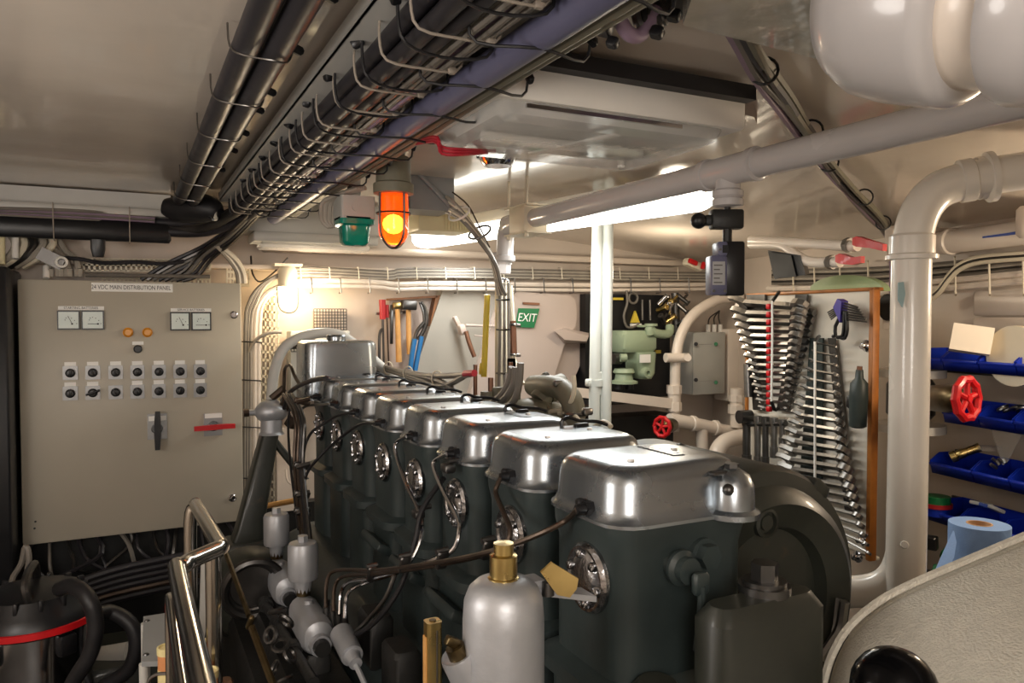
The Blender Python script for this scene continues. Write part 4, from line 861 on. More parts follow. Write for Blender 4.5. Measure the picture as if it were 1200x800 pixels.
# sliding escape hatch with EXIT sign
ht = thing('escape_hatch', 'pale leaning hatch with rounded corner, lever and green sign behind the engine', 'hatch', PY(600, 475, 3.5))
O('side_frame', B().prism([PY(x, y, 3.56) for x, y in ((470, 482), (545, 482), (592, 337), (520, 337))], (0, .07, 0)), 'hatch_frame', ht)
O('back_frame', B().prism([PY(x, y, 3.575) for x, y in ((560, 482), (656, 482), (693, 398), (695, 340), (592, 337))], (0, .05, 0)), 'hatch_paint', ht)
hp_ = [(543, 484), (636, 484), (664, 395)] + [(664+4*math.cos(a)+8, 368+18*math.sin(a)) for a in (.9, .3, -.3, -.8, -1.2)] + [(668, 346), (590, 340)]
O('hatch_plate', B().prism([PY(x, y, 3.52) for x, y in hp_], (0, .04, 0)), 'hatch_paint', ht)
q = B(); q.loft([[PY(x, y, 3.47) for x, y in ((650, 388), (662, 386), (690, 394), (687, 400), (662, 398))], [PY(x, y, 3.52) for x, y in ((650, 388), (662, 384), (690, 390), (687, 402), (660, 402))]]); O('hand_grip', q, 'hatch_paint', ht)
q = B(); c = PY(541, 386, 3.5); q.box(c, (.03, .05, .05), Euler((0, -.3, 0)), .006); q.cyl(PY(546, 381, 3.48), PY(580, 382, 3.5), .007, .007, 8); q.cyl(PY(556, 393, 3.5), PY(566, 394, 3.5), .004, .004, 8); q.box(PY(536, 378, 3.52), (.02, .03, .07), Euler((0, -.5, 0)), .004); O('latch', q, 'hatch_paint', ht)
O('latch_lever', B().tube([PY(546, 388, 3.46), PY(550, 402, 3.45), PY(556, 418, 3.44)], .0115, 10), 'copper_nut', ht, 'brown lever handle')
SG = [PY(x, y, 3.505) for x, y in ((604, 383), (626, 384), (632.5, 361.5), (608, 361))]
sg = thing('exit_sign', 'green slanted EXIT sign on the pale hatch', 'sign', (SG[0]+SG[1])/2)
O('sign_plate', B().prism(SG, (0, .006, 0)), 'sign_green', sg)
ex_ = (SG[1]-SG[0]).normalized(); ez_ = ((SG[3]-SG[0]).normalized())
mt = Matrix.Identity(4); cc_ = (SG[0]+SG[1]+SG[2]+SG[3])/4 + V((0, -.0015, 0))
for r in range(3): mt[r][0] = ex_[r]; mt[r][1] = ez_[r]; mt[r][2] = (0, -1, 0)[r]; mt[r][3] = cc_[r]
text('lettering', 'EXIT', .062, mt, 'label_white', sg, .0005, .86)
O('brown_strip', B().prism([PY(x, y, 3.51) for x, y in ((613, 356.5), (632.5, 357.5), (632.5, 354.8), (613, 353.8))], (0, .006, 0)), 'copper_nut', ht)
# vertical trunking below the main pipe elbow, connector, cables
XT = 1.30
tk = thing('cable_trunking', 'upright pale cable trunking with a bluish connector under the white elbow', 'trunking', PX(590, 470, XT))
q = B(); c = PX(588, 310, XT); q.cyl(c + V((0, 0, .0)), c + V((0, 0, .045)), .042, .042, 8); q.cyl(c + V((0, 0, -.035)), c, .036, .038, 8); O('connector', q, 'pipe_bluish', tk, 'bluish faceted connector')
q = B(); c2 = PX(589, 330, XT); q.sphere(c2, .03, 10, (1, 1, .5)); O('gland_nuts', q, 'chrome', tk)
a, c = PX(590, 334, XT), PX(590, 470, XT); q = B(); q.span((a.x-.03, a.y-.012, c.z), (a.x+.022, a.y+.02, a.z), .006); O('channel', q, 'off_white', tk)
for k in range(3): O('cable', B().tube([PX(586+5*k, 332, XT-.02), PX(586+5*k, 380, XT-.03), PX(585+6*k, 440, XT-.03), PX(584+8*k, 470, XT-.05)], .006, 6), 'grey_cable', tk)
O('white_strip', B().prism([PX(x, y, XT-.04) for x, y in ((596, 474), (607, 476), (604, 420), (596, 420))], (0.0, .012, 0)), 'white_plastic', tk)
O('copper_tube', B().tube([PX(598, 335, XT), PX(600, 365, XT), PX(601, 380, XT), PX(601, 415, XT), PX(605, 430, XT), PX(612, 450, XT)], .010, 8), 'off_white', tk)
q = B(); q.cyl(PX(601, 376, XT-.01), PX(602, 414, XT-.01), .013, .013, 10); O('brown_joint', q, 'copper_nut', tk)
for y in (380, 415): q = B(); q.ring(PX(601, y, XT-.01), Z, .016, .005, 16, 6); q.box(PX(607, y+1, XT-.02), (.02, .012, .012), None, .002); O('hose_clamp', q, 'steel', tk)
for y in (351, 386, 437): O('clip', B().tube([PX(582, y, XT-.03), PX(590, y+.5, XT-.04), PX(597, y, XT-.03)], .004, 6), 'black_plastic', tk)
eb = thing('elbow_cable_bundle', 'pale cables arching down from the grey box to the trunking', 'cables', PX(560, 290, 1.25))
for k in range(6): O('cable', B().tube([P(518+k, 228+4*k, 2.75), P(532+k*2, 238+4*k, 2.7), P(552+k*2, 262+4*k, 2.72), P(570+k*2, 288+4*k, 2.76), P(580+k*1.4, 318+3*k, 2.8), P(584+k*1.6, 345, 2.85)], .008, 6), ('light_cable', 'off_white', 'grey_cable')[k % 3], eb)
O('brown_wire', B().tube([P(530, 225, 2.7), P(548, 240, 2.7), P(560, 262, 2.7), P(574, 290, 2.72)], .003, 6), 'copper_pipe', eb)
O('cable_tie', B().ring(P(538, 250, 2.7), (.5, .3, -.6), .04, .004, 18, 6), 'white_plastic', eb)
O('cable_tie', B().ring(P(562, 272, 2.73), (.5, .3, -.7), .042, .004, 18, 6), 'dark_steel', eb)
yt_ = thing('yellow_tube', 'tall yellow plastic tube standing behind the rocker covers', 'tube', PX(568, 440, 1.24))
O('tube', B().cyl(PX(567, 441, 1.24), PX(571, 345, 1.24), .012, .012, 14), 'yellow_plastic', yt_); O('side_clip', B().box(PX(563.5, 432, 1.23), (.012, .012, .045), Euler((0, .1, 0)), .003), 'yellow_plastic', yt_)
T('copper_pin', B().cyl(PX(557, 482, 1.12), PX(557, 427, 1.12), .008, .008, 8), 'copper_nut', 'small copper pin standing left of the yellow tube', 'pin')
# twin white uprights
tw = thing('twin_white_pipes', 'two white upright pipes side by side with a coupling right of the EXIT sign', 'pipes', P(706, 515, 2.9))
zf = P(706, 278, 3.0)
for x0, x1 in ((700.5, 697), (712.5, 710)):
    a, c = P(x0, 270, 3.0), P(x1, 525, 3.0); c2 = V((a.x, a.y, .4)) ; O('pipe', B().cyl(V((a.x, a.y, ce(a.x)+.01)), V((a.x+(c.x-a.x)*3, a.y+(c.y-a.y)*3, .0)), .0225, .0225, 16), 'upright_paint', tw)
c = P(699, 448, 3.0); q = B(); q.lathe(c + V((0, 0, -.05)), Z, [(.024, 0), (.028, .004), (.028, .035), (.036, .037), (.036, .062), (.028, .064), (.028, .09), (.024, .094)], 20); q.box(c + V((-.03, 0, 0)), (.03, .03, .03), None, .004); O('coupling', q, 'upright_paint', tw)
O('wire_tie', B().tube([P(692, 500, 2.95), P(699, 500, 2.94), P(715, 503, 2.95)], .003, 6), 'dark_steel', tw)
# ================================================================ CORNER RIGHT OF THE HATCH
YC = 3.5
q = B(); q.span((PY(688, 460, YC).x, 3.52, PY(690, 470, YC).z), (PY(788, 340, YC).x, 3.63, PY(690, 344, YC).z)); t = thing('switchgear_cabinet', 'black recessed cabinet with small yellow stickers behind the green motor', 'panel', PY(735, 460, 3.56)); O('backing', q, 'black_plastic', t)
for x, y, w_, h_ in ((724, 350, 10, 2.5), (719, 399, 5, 7), (771, 412, 4, 4)): O('yellow_sticker', B().span(PY(x-w_/2, y+h_/2, YC+.005), PY(x+w_/2, y-h_/2, YC+.018)), 'yellow_plastic', t)
a, c_, d = PY(740, 378, YC), PY(750, 378, YC), PY(745, 364, YC); O('warning_triangle', B().prism([a, c_, d], (0, .015, 0)), 'yellow_plastic', t); O('sticker', B().span(PY(740, 383, YC), PY(750, 379, YC+.015)), 'label_white', t)
for x in (753, 762): O('bright_rod', B().cyl(PY(x, 375, YC), PY(x-.5, 351, YC), .006, .006, 8), 'steel', t)
O('looped_cable', B().tube([PY(x, y, YC) for x, y in ((734, 340), (735, 355), (731, 370), (735, 383), (745, 382), (748, 378))], .007, 8), 'grey_cable', t); O('looped_cable', B().ring(PY(742, 349, YC), (0, 1, 0), .03, .007, 20, 8), 'grey_cable', t)
gm = thing('green_motor', 'pale green electric motor pump on a tray between white pipes', 'motor', PY(745, 450, 3.4))
YG = 3.38
q = B(); a, c = PY(727, 413, YG), PY(767, 387, YG); q.span((a.x, YG-.03, a.z), (c.x, YG+.12, c.z), .02)
a, c = PY(741, 444, YG), PY(767, 412, YG); q.loft([[V((x, y, z)) for x, y in rr(w_, .15, .03, 4, (a.x+c.x)/2, YG+.03)] for w_, z in ((.07, a.z), (.115, a.z+.03), (.13, c.z))]); O('motor_body', q, 'pump_green', gm)
q = B(); q.tube([PY(762, 392, YG-.03), PY(761, 384, YG-.03), PY(768, 390, YG-.03), PY(783, 391, YG-.02), PY(785, 382, YG)], .024, 12, 4); q.cyl(PY(763, 379, YG-.03), PY(763, 382, YG-.03), .035, .035, 14); q.box(PY(754, 382, YG), (.05, .05, .012), None, .003); O('pipe_flange', q, 'pump_green', gm)
q = B(); q.lathe(PY(757, 437, YG-.05), (0, -1, 0), [(.03, -.06), (.032, 0), (.026, .02), (.014, .021), (.013, .005), (.001, .005)], 18); O('outlet', q, 'pump_green', gm)
q = B(); q.lathe(PY(731, 449, YG), Z, [(.075, 0), (.075, .012), (.05, .02), (.045, .05), (.06, .06), (.05, .08)], 20); q.cyl(PY(727, 419, YG-.04), PY(734, 419, YG-.05), .022, .022, 12); O('pump_foot', q, 'pump_green', gm)
O('grey_stub', B().cyl(PY(718, 420, YG), PY(727, 420, YG), .03, .03, 14), 'dark_steel', gm); O('rating_label', B().span(PY(750, 425, YG-.062), PY(762, 415, YG-.058)), 'label_white', gm)
for x in (712, 725, 738): O('rubber_mount', B().cyl(PY(x, 456, YG), PY(x, 450, YG), .022, .022, 12), 'black_rubber', gm)
q = B(); a = PY(668, 478, 3.3); q.prism([V((PY(668, 478, 3.32).x, 3.62, a.z)), V((PY(668, 478, 3.32).x, 3.32, a.z)), V((PY(792, 478, 3.32).x, 3.32, a.z)), V((PY(792, 478, 3.32).x, 3.62, a.z))], (0, 0, .01)); t = thing('drip_tray', 'pale shelf tray with raised front lip carrying the green motor', 'tray', PY(730, 478, 3.4)); O('tray_floor', q, 'dark_steel', t)
q = B(); q.prism([PY(668, 464, 3.30), PY(790, 479, 3.30), PY(790, 467, 3.30), PY(668, 453, 3.30)], (0, .012, 0)); O('front_lip', q, 'pipe_cream', t)
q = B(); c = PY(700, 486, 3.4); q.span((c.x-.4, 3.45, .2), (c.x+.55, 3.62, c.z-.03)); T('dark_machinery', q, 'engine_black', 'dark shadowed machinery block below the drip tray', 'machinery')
for k in range(5): T('pipe_fitting', B().lathe(PY(668+7*k, 478+(k*5) % 13, 3.36), (1, .3, .2*k), [(.012, -.03), (.02, -.02), (.02, .0), (.014, .01), (.014, .04)], 8), ('old_brass', 'dark_steel', 'dark_steel', 'steel', 'old_brass')[k], 'dull pipe fitting in the shadow left of the white uprights, %s from the left' % ('first', 'second', 'third', 'fourth', 'fifth')[k], 'fitting', 'fittings below the hatch')
tc_ = thing('tap_cluster', 'cluster of chrome taps and fittings above the green motor', 'taps', PY(790, 380, 3.4))
rnd = random.Random(5)
for k in range(9):
    p = PY(776+(k % 3)*11+rnd.uniform(-3, 3), 350+(k//3)*13+rnd.uniform(-3, 3), 3.42); d = V((rnd.uniform(-1, 1), -.6, rnd.uniform(-1, 1))).normalized()
    q = B(); q.cyl(p - d*.035, p + d*.035, .014, .011, 10); q.ring(p + d*.035, d, .012, .006, 14, 6); q.cyl(p, p + V((.03, 0, .03)), .008, .008, 8); O('tap', q, ('chrome', 'steel', 'dark_steel', 'brass')[k % 4 if k != 1 else 3], tc_)
O('pipe_stem', B().cyl(PY(793, 392, 3.45), PY(791, 343, 3.45), .022, .022, 12), 'dark_steel', tc_)
# pale pipework
wp2 = thing('cream_arch_pipe', 'cream pipe arching down beside the grey box with a union nut', 'pipe', PY(790, 500, 3.3))
O('pipe', B().tube([PY(x, y, 3.32) for x, y in ((868, 348), (856, 348.5), (838, 352), (813, 368), (798, 392), (792, 420), (791, 450), (790, 505))], .029, 16, 5), 'pipe_cream', wp2)
q = B()
for y in (456, 476): q.cyl(PY(790, y+5, 3.32), PY(790, y-5, 3.32), .042, .042, 8)
q.cyl(PY(790, 482, 3.32), PY(790, 456, 3.32), .035, .035, 16); O('union_nut', q, 'pipe_cream', wp2)
q = B(); q.cyl(PY(780, 419, 3.3), PY(806, 419, 3.28), .026, .026, 14); q.cyl(PY(804, 419, 3.26), PY(806, 419, 3.22), .024, .02, 14); O('saddle_clamp', q, 'pipe_cream', wp2)
q = B(); q.tube([PY(x, y, 3.24) for x, y in ((784, 492), (800, 494), (830, 500), (850, 505), (862, 505))], .036, 16, 4); q.cyl(PY(822, 502, 3.24), PY(824, 545, 3.24), .033, .033, 14)
for x in (812, 838): q.lathe(PY(x, 496+(x-812)*.2, 3.24), (1, -.05, -.1), [(.037, -.014), (.043, -.01), (.043, .01), (.037, .014)], 18)
O('manifold', q, 'pipe_cream', wp2)
q = B(); q.cyl(PY(863, 500, 3.2), PY(863, 455, 3.2), .034, .034, 16); q.cyl(PY(863, 484, 3.2), PY(863, 474, 3.2), .046, .046, 8); q.cyl(PY(863, 470, 3.2), PY(863, 463, 3.2), .042, .042, 8); O('riser', q, 'pipe_cream', wp2)
T('cream_elbow', B().tube([PY(x, y, 3.1) for x, y in ((836, 555), (840, 530), (852, 516), (880, 510))], .042, 16, 5), 'pipe_cream', 'short cream elbow behind the tool board left edge', 'pipe')
def handwheel(name, lb, c, ax, R, m_, hub, gr=None):
    t = thing(name, lb, 'handwheel', c, gr); a, b_ = basis(V(ax)); axn = V(ax).normalized()
    q = B(); q.tube([c + (a*math.cos(2*PI*i/30)+b_*math.sin(2*PI*i/30))*R*(1+.05*math.cos(10*2*PI*i/30)) for i in range(30)], R*.22, 8, 1, closed=True)
    q.cyl(c - axn*R*.14, c + axn*R*.2, R*.26, R*.2, 12); O('wheel', q, m_, t)
    for k in range(5): d = a*math.cos(2*PI*k/5+.4)+b_*math.sin(2*PI*k/5+.4); O('spoke', B().cyl(c, c + d*R*.95, R*.17, R*.14, 8), m_, t)
    return t
hw = handwheel('valve_handwheel', 'small red handwheel of the cream pipe valve above the engine', PY(776, 500, 3.0), (-.95, -.25, .05), .046, 'red_gloss', None)
O('valve_bonnet', B().lathe(PY(776, 500, 3.0), PY(796, 496, 3.2)-PY(776, 500, 3.0), [(.010, 0), (.010, .05), (.024, .06), (.038, .075), (.04, .12), (.034, .19)], 14), 'old_brass', hw)
gb = thing('grey_junction_box', 'grey junction box with green buttons on the wall beside the tool board', 'box', PY(840, 462, 3.4))
a, c = PY(813, 463, 3.36), PY(851, 389, 3.36); q = B(); q.span((a.x, 3.38, a.z), (c.x, 3.56, c.z), .006); O('body', q, 'light_grey', gb)
q = B(); q.span((a.x, 3.365, a.z), (c.x, 3.38, c.z), .005); O('lid', q, 'box_grey', gb)
for x, y, m_ in ((814.5+1, 403, 'ink'), (839, 403, 'green_lid'), (815.5, 445, 'ink'), (839, 448, 'green_lid')): O('lid_screw', B().cyl(PY(x, y, 3.367), PY(x, y, 3.35), .012, .010, 12), m_, gb)
for y in (403, 446): O('lid_groove', B().span(PY(819, y+.6, 3.364), PY(834, y, 3.366)), 'dark_steel', gb)
for k, x in enumerate((830, 837, 844)): q = B(); q.cyl(PY(x, 389, 3.45), PY(x, 380, 3.45), .014, .014, 8); O('gland', q, 'white_plastic', gb); O('wire', B().tube([PY(x, 380, 3.45), PY(x+2-k*2, 372, 3.46), PY(843, 364, 3.5)], .004, 6), 'dark_steel', gb)
T('white_conduit_box', B().span(PY(853, 470, 3.38), PY(866, 385, 3.5), .01), 'pipe_cream', 'cream ducting right of the grey junction box', 'duct')
# ================================================================ STARBOARD: TOOL BOARD
BNp = P(1019, 658, 2.73)
def PB(x, y, t=0.): return PP(x, y, BNp + N*t, N)
bb = thing('large_tool_board', 'white tool board with orange wooden frame covered with spanners', 'tool board', (BNp.x, BNp.y, PB(1005, 656).z))
TL, TR, BR, BL = PB(871, 344), PB(1019, 337), PB(1019, 658), PB(871, 596)
zt_ = (TL.z+TR.z)/2; zb_ = BR.z; Lb = (TL-TR).dot(U)
BF = frame(U, N, Z, V((BNp.x, BNp.y, 0)))          # s away along the board, t out of it, up
q = B(BF); q.span((.02, -.029, zb_+.015), (Lb-.01, -.012, zt_-.012)); O('board', q, 'board_white', bb)
q = B(BF); q.span((0, -.03, zb_), (.022, .0, zt_), .003); O('frame_rail', q, 'wood', bb, 'orange wooden edge')
q = B(BF); q.span((0, -.045, zt_-.012), (Lb, .0, zt_), .003); O('frame_rail', q, 'wood', bb)
q = B(BF); q.span((Lb-.014, -.045, zb_), (Lb, .0, zt_), .003); O('frame_rail', q, 'wood', bb)
q = B(BF); q.span((0, -.045, zb_), (Lb, -.03, zb_+.014), .003); O('frame_rail', q, 'board_white', bb)
# spanner meshes of unit length: x from open jaw (0) to ring (1)
def spanner_mesh(kind):
    q = B(); th = .022
    jaw = [(.17, -.032), (.13, -.075), (.06, -.085), (.0, -.06), (-.012, -.02), (.05, -.034), (.085, .0), (.06, .045), (.0, .05), (.02, .095), (.09, .085), (.14, .05), (.17, .032)]
    q.prism([(x, y, -th) for x, y in jaw], (0, 0, 2*th))
    q.prism([(.16, -.030, -th*.8), (.84, -.028, -th*.8), (.84, .028, -th*.8), (.16, .030, -th*.8)], (0, 0, th*1.6))
    if kind == 'combination':
        n = 14; ro, ri = .075, .045; c = V((.92, 0, .012))
        rg = []
        for z, r in ((-th*1.3, ro), (th*1.3, ro), (th*1.3, ri), (-th*1.3, ri), (-th*1.3, ro)): rg.append([c + V((math.cos(2*PI*i/n)*r, math.sin(2*PI*i/n)*r, z)) for i in range(n)])
        q.loft(rg, False, False)
    else:
        q.prism([(1-x, -y, -th) for x, y in jaw], (0, 0, 2*th))
    return mesh_of('spanner', q, 'steel' if kind == 'combination' else 'steel', V((0, 0, 0)), 30)
SM = {k: spanner_mesh(k) for k in ('combination', 'open')}
def spanner(kind, name, pl, pr, roll, lb, gr):
    ex = (pr-pl); L = ex.length; ex.normalize(); ez = N.copy(); ey = ez.cross(ex).normalized(); ez = ex.cross(ey)
    m = frame(ex, ey, ez, pl) @ Matrix.Rotation(roll, 4, 'X') @ Matrix.Diagonal((L, L, L, 1))
    o = bpy.data.objects.new(name, SM[kind]); C.objects.link(o); o.matrix_world = m
    o['label'] = lb; o['category'] = 'spanner'; o['group'] = gr
ORD = ['topmost'] + ['%s from the top' % w_ for w_ in 'second third fourth fifth sixth seventh eighth ninth tenth eleventh twelfth thirteenth fourteenth fifteenth sixteenth seventeenth eighteenth nineteenth twentieth twenty-first twenty-second twenty-third'.split()]
n1 = 15
for i in range(n1):
    t = i/(n1-1); y = 356 + 120*t**.97
    xl = 861 + 30*t**.9; xr = 948 - 24*t
    spanner('open', 'open_spanner', PB(xl, y+ (2 if i else -2), .045), PB(xr, y+4, .045), .95, 'steel spanner with red mark in the upper left set, %s' % ORD[i], 'upper left spanner set')
r1 = thing('spanner_rack', 'grey steel rack behind the upper left spanner set', 'rack', PB(910, 480))
for x0, x1, xb0, xb1 in ((876, 898, 884, 897), (934, 948, 912, 926)): O('rack_strip', B().prism([PB(xb0, 480, .002), PB(xb1, 481, .002), PB(x1, 345, .002), PB(x0, 345, .002)], N*.008), 'dark_steel', r1)
O('bungee', B().tube([PB(905, 352, .10), PB(905, 400, .10), PB(904, 470, .10)], .0045, 8), 'label_white', r1, 'white elastic cord'); O('hook', B().tube([PB(904, 470, .10), PB(908, 480, .08), PB(912, 478, .05)], .007, 6), 'black_plastic', r1); O('hook', B().tube([PB(905, 353, .10), PB(911, 345, .07), PB(913, 342, .03)], .007, 6), 'black_plastic', r1)
for i in range(n1):
    t = i/(n1-1); y = 358 + 120*t**.97; O('red_mark', B().box(PB(901.5, y+1, .065), (.02, .02, .022), None, .003), 'red_gloss', r1)
n2 = 23
for i in range(n2):
    t = i/(n2-1); y = 403 + 235*t**1.0
    xl = 956 - 42*min(1, t/.62)**1.0 if t < .62 else 914 + 75*(t-.62)/.38
    xr = 981 + 40*t**1.6
    tl_ = 6 + 14*t
    spanner('combination', 'combination_spanner', PB(xl, y-tl_*.3, .045), PB(xr, y+tl_*.55, .045), .9, 'steel combination spanner in the long right set, %s' % ORD[i], 'long right spanner set')
r2 = thing('spanner_rack', 'grey steel rack behind the long right spanner set', 'rack', PB(960, 560))
for x0, x1, xb0, xb1 in ((951, 966, 936, 964), (972, 980, 992, 1002)): O('rack_strip', B().prism([PB(xb0, 600, .002), PB(xb1, 600, .002), PB(x1, 396, .002), PB(x0, 396, .002)], N*.008), 'green_tool' if x0 < 960 else 'dark_steel', r2)
O('cord', B().tube([PB(955, 400, .11), PB(955, 500, .11), PB(955, 575, .11)], .0045, 8), 'label_white', r2, 'white cord'); O('hook', B().tube([PB(955, 402, .11), PB(958, 396, .06), PB(960, 394, .02)], .007, 6), 'black_plastic', r2)
# sockets / bars below
for k, (x, y0, y1, r, lb) in enumerate(((875, 488, 550, .022, 'ratchet with a round dark head hanging at the left edge of the tool board'), (888, 490, 552, .017, 'first long steel bar right of the ratchet on the tool board'), (897, 491, 552, .017, 'second long steel bar right of the ratchet on the tool board'), (907, 492, 536, .017, 'long steel socket bar with a thick end on the tool board'), (917, 494, 520, .016, 'short steel socket hanging right of the long bars'))):
    a, c = PB(x, y0, .03), PB(x, y1, .03); q = B(); q.cyl(c, a, r*.8, r*.8, 12); q.cyl(a.lerp(c, .72), c, r, r, 12); q.cyl(a + V((0, 0, .01)), a.lerp(c, .1), r*1.1, r*1.1, 12)
    if k == 0: q.cyl(a - N*.02, a + N*.04, .03, .03, 16)
    T('ratchet' if k == 0 else 'socket_bar', q, 'dark_steel' if k in (0, 2) else 'steel', lb, 'ratchet' if k == 0 else 'socket', 'socket bars on the tool board')
T('bar_rail', B().cyl(PB(872, 497, .03), PB(921, 496, .03), .012, .012, 8), 'dark_steel', 'short steel rail holding the socket bars', 'rail')
T('chain_hook', B().ring(PB(914, 549, .03), N, .018, .006, 16, 6), 'steel', 'small steel ring hanging below the socket bars', 'ring')
T('thin_socket', B().cyl(PB(877, 465, .03), PB(876, 426, .03), .018, .018, 10), 'steel', 'slim steel socket left of the upper spanner set', 'socket')
hx = thing('hex_key_set', 'fanned set of hex keys in a violet holder at the top of the board', 'hex keys', PB(987, 375, .02))
O('holder', B().prism([PB(984, 360, .03), PB(992, 378, .03), PB(994, 353, .03), (PB(989, 350, .03))], N*.03), 'violet', hx)
for k in range(7): O('hex_key', B().tube([PB(990-k, 355+3*k, .05), PB(1005+2*k, 360+2.8*k, .05)], .004, 6, 1), 'dark_steel', hx)
for k in range(3): O('hex_key', B().tube([PB(988+k*2, 365, .05), PB(985+k*4-6*(k == 0), 382+2*k, .05), PB(984+k*3-5*(k == 0), 392+2*k, .05), PB(976+k*5, 394+k, .05)], .007, 6, 2), 'black_plastic', hx)
for k in range(5): O('hex_key', B().tube([PB(984, 358+2*k, .05), PB(970+k, 366+2*k, .05)], .003, 6, 1), 'dark_steel', hx)
ag = thing('air_tool', 'dark green pen-shaped air tool hanging on the right of the board', 'tool', PB(1005, 500, .02))
ca, cb = PB(1005, 501, .05), PB(1007, 443, .05)
O('body', B().lathe(ca, cb-ca, [(.02, 0), (.030, .006), (.030, .04), (.032, (cb-ca).length*.6), (.030, (cb-ca).length*.9), (.015, (cb-ca).length), (.012, (cb-ca).length+.03)], 16), 'green_tool', ag)
O('shank', B().cyl(cb + V((0, 0, .028)), PB(1007.5, 429, .05), .010, .009, 8), 'copper_nut', ag); O('clip', B().box(PB(1006, 470, .01), (.1, .03, .05), None, .008), 'black_plastic', ag)
for x, y, lb in ((1016, 405, 'chrome screw head near the upper right corner of the tool board'), (1011, 632, 'chrome screw head at the lower right of the tool board'), (1006, 652, 'small chrome screw at the bottom edge of the tool board')):
    p = PB(x, y, -.012); T('screw', B().lathe(p, N, [(.022, 0), (.022, .006), (.014, .014), (.012, .024), (.002, .026)], 14), 'chrome', lb, 'screw', 'board screws')
# ================================================================ OVER THE TOOL BOARD
sb = thing('starboard_cable_run', 'pale cables and conduits along the starboard wall above the shelves', 'cables', WR(1100, 320, .05))
for k in range(7): O('cable', B().tube([WR(x, y+2.6*k, .05) for x, y in ((905, 317), (950, 316), (1000, 315), (1060, 312), (1130, 306), (1200, 299), (1260, 294))], .007, 6), ('grey_cable', 'light_cable', 'dark_steel')[k % 3], sb)
for k in range(2): O('conduit', B().tube([WR(x, y+9*k, .04) for x, y in ((900, 338), (1000, 336), (1100, 329), (1200, 320), (1260, 315))], .014, 8), 'pipe_cream', sb)
for x in (930, 955, 985, 1018, 1120, 1160, 1200): O('clip', B().tube([WR(x, 346, .03), WR(x, 344, .07), WR(x-1, 312-(x-930)*.05, .07), WR(x-1, 310-(x-930)*.05, .03)], .004, 5, 1), 'off_white', sb)
for k in range(3): O('curved_cable', B().tube([WR(x, y+3*k, .09) for x, y in ((1080, 350), (1098, 340), (1112, 322), (1126, 309), (1150, 301), (1210, 296))], .009, 8), 'off_white' if k != 1 else 'dark_steel', sb)
tp_ = thing('taped_pipe', 'cream pipe with blue tape along the starboard wall behind the upright pipe', 'pipe', WR(1150, 280, .12))
O('pipe', B().tube([WR(x, y, .14) for x, y in ((1060, 289), (1100, 285), (1150, 279), (1200, 272), (1270, 264))], .043, 16, 2), 'pipe_cream', tp_); O('flange', B().lathe(WR(1114, 283, .14), U, [(.043, -.01), (.05, -.006), (.05, .006), (.043, .01)], 20), 'pipe_cream', tp_)
O('tape', B().prism([WR(x, y, .185) for x, y in ((1152, 277), (1180, 273), (1203, 269), (1203, 273), (1180, 276), (1152, 279))], N*.003), 'tape_blue', tp_, 'blue tape strip')
for (pts, rx, ry, lb) in ((((880, 281), (930, 284), (990, 288), (1005, 288)), 1001, 284, 'upper cream pipe with a red lever valve above the tool board'), (((880, 286), (915, 287), (932, 298), (950, 307), (985, 307)), 981, 304, 'lower bent cream pipe with a red lever valve above the tool board')):
    t = thing('valve_pipe', lb, 'pipe', PB(rx, ry, .1)); O('pipe', B().tube([PB(x, y, .1) for x, y in pts], .019, 12), 'pipe_cream', t)
    O('pipe_nut', B().cyl(PB(rx-9, ry+3, .1), PB(rx-4, ry+3, .1), .026, .026, 8), 'steel', t)
    O('red_lever', B().loft([[PB(rx+dx, ry+dy, .15) + V((0, 0, z*s)) + N*n_*s for n_, z in ((-.012, -.016), (.012, -.016), (.012, .016), (-.012, .016))] for dx, dy, s in ((0, -1, .7), (6, -1, 1.1), (20, 2, .8), (36 if rx > 990 else 30, 6 if rx > 990 else 0, .7))]), 'red_gloss', t, 'red lever')
q = B(BF); c = PB(921, 309, .16); s_ = (c-BNp).dot(U); fl_ = thing('black_speaker', 'black wedge-shaped speaker box hanging above the tool board', 'speaker', c)
O('body', B().loft([[PB(x, y, .12) for x, y in ((900, 293), (938, 299), (944, 322), (908, 327))], [PB(x+5, y+1, .02) for x, y in ((905, 297), (938, 299), (944, 320), (908, 325))]]), 'black_plastic', fl_); O('front', B().prism([PB(x, y, .123) for x, y in ((901, 295), (928, 299), (934, 324), (908, 326))], N*.004), 'matt_black', fl_)
cl = thing('clear_dome', 'pale green translucent dome cover behind the top edge of the tool board', 'cover', PB(990, 335, -.05))
O('dome', B().prism([PB(x, y, -.08) for x, y in [(950, 341)] + [(992+44*math.cos(a), 341-19*math.sin(a)) for a in [PI*(1-k/12) for k in range(1, 12)]] + [(1036, 341)]], -N*.03), 'clear_green', cl)
T('ceiling_louvre', B().prism([PZ(x, y, 1.86) for x, y in ((728, 318), (795, 302), (800, 307), (732, 322))], (0, 0, .02)), 'dark_steel', 'dark angled strip under the side deck right of the white uprights', 'strip')
t = thing('pink_bracket', 'cream bracket with red tags right of the white uprights', 'bracket', PY(815, 310, 3.4)); O('arm', B().box(PY(812, 310, 3.4), (.12, .05, .04), Euler((0, .3, 0)), .008), 'off_white', t); O('red_tag', B().box(PY(812, 307, 3.36), (.06, .02, .025), Euler((0, .3, 0)), .004), 'red_gloss', t); O('red_tag', B().box(PY(824, 311, 3.36), (.02, .02, .04), Euler((0, .3, 0)), .004), 'red_gloss', t)
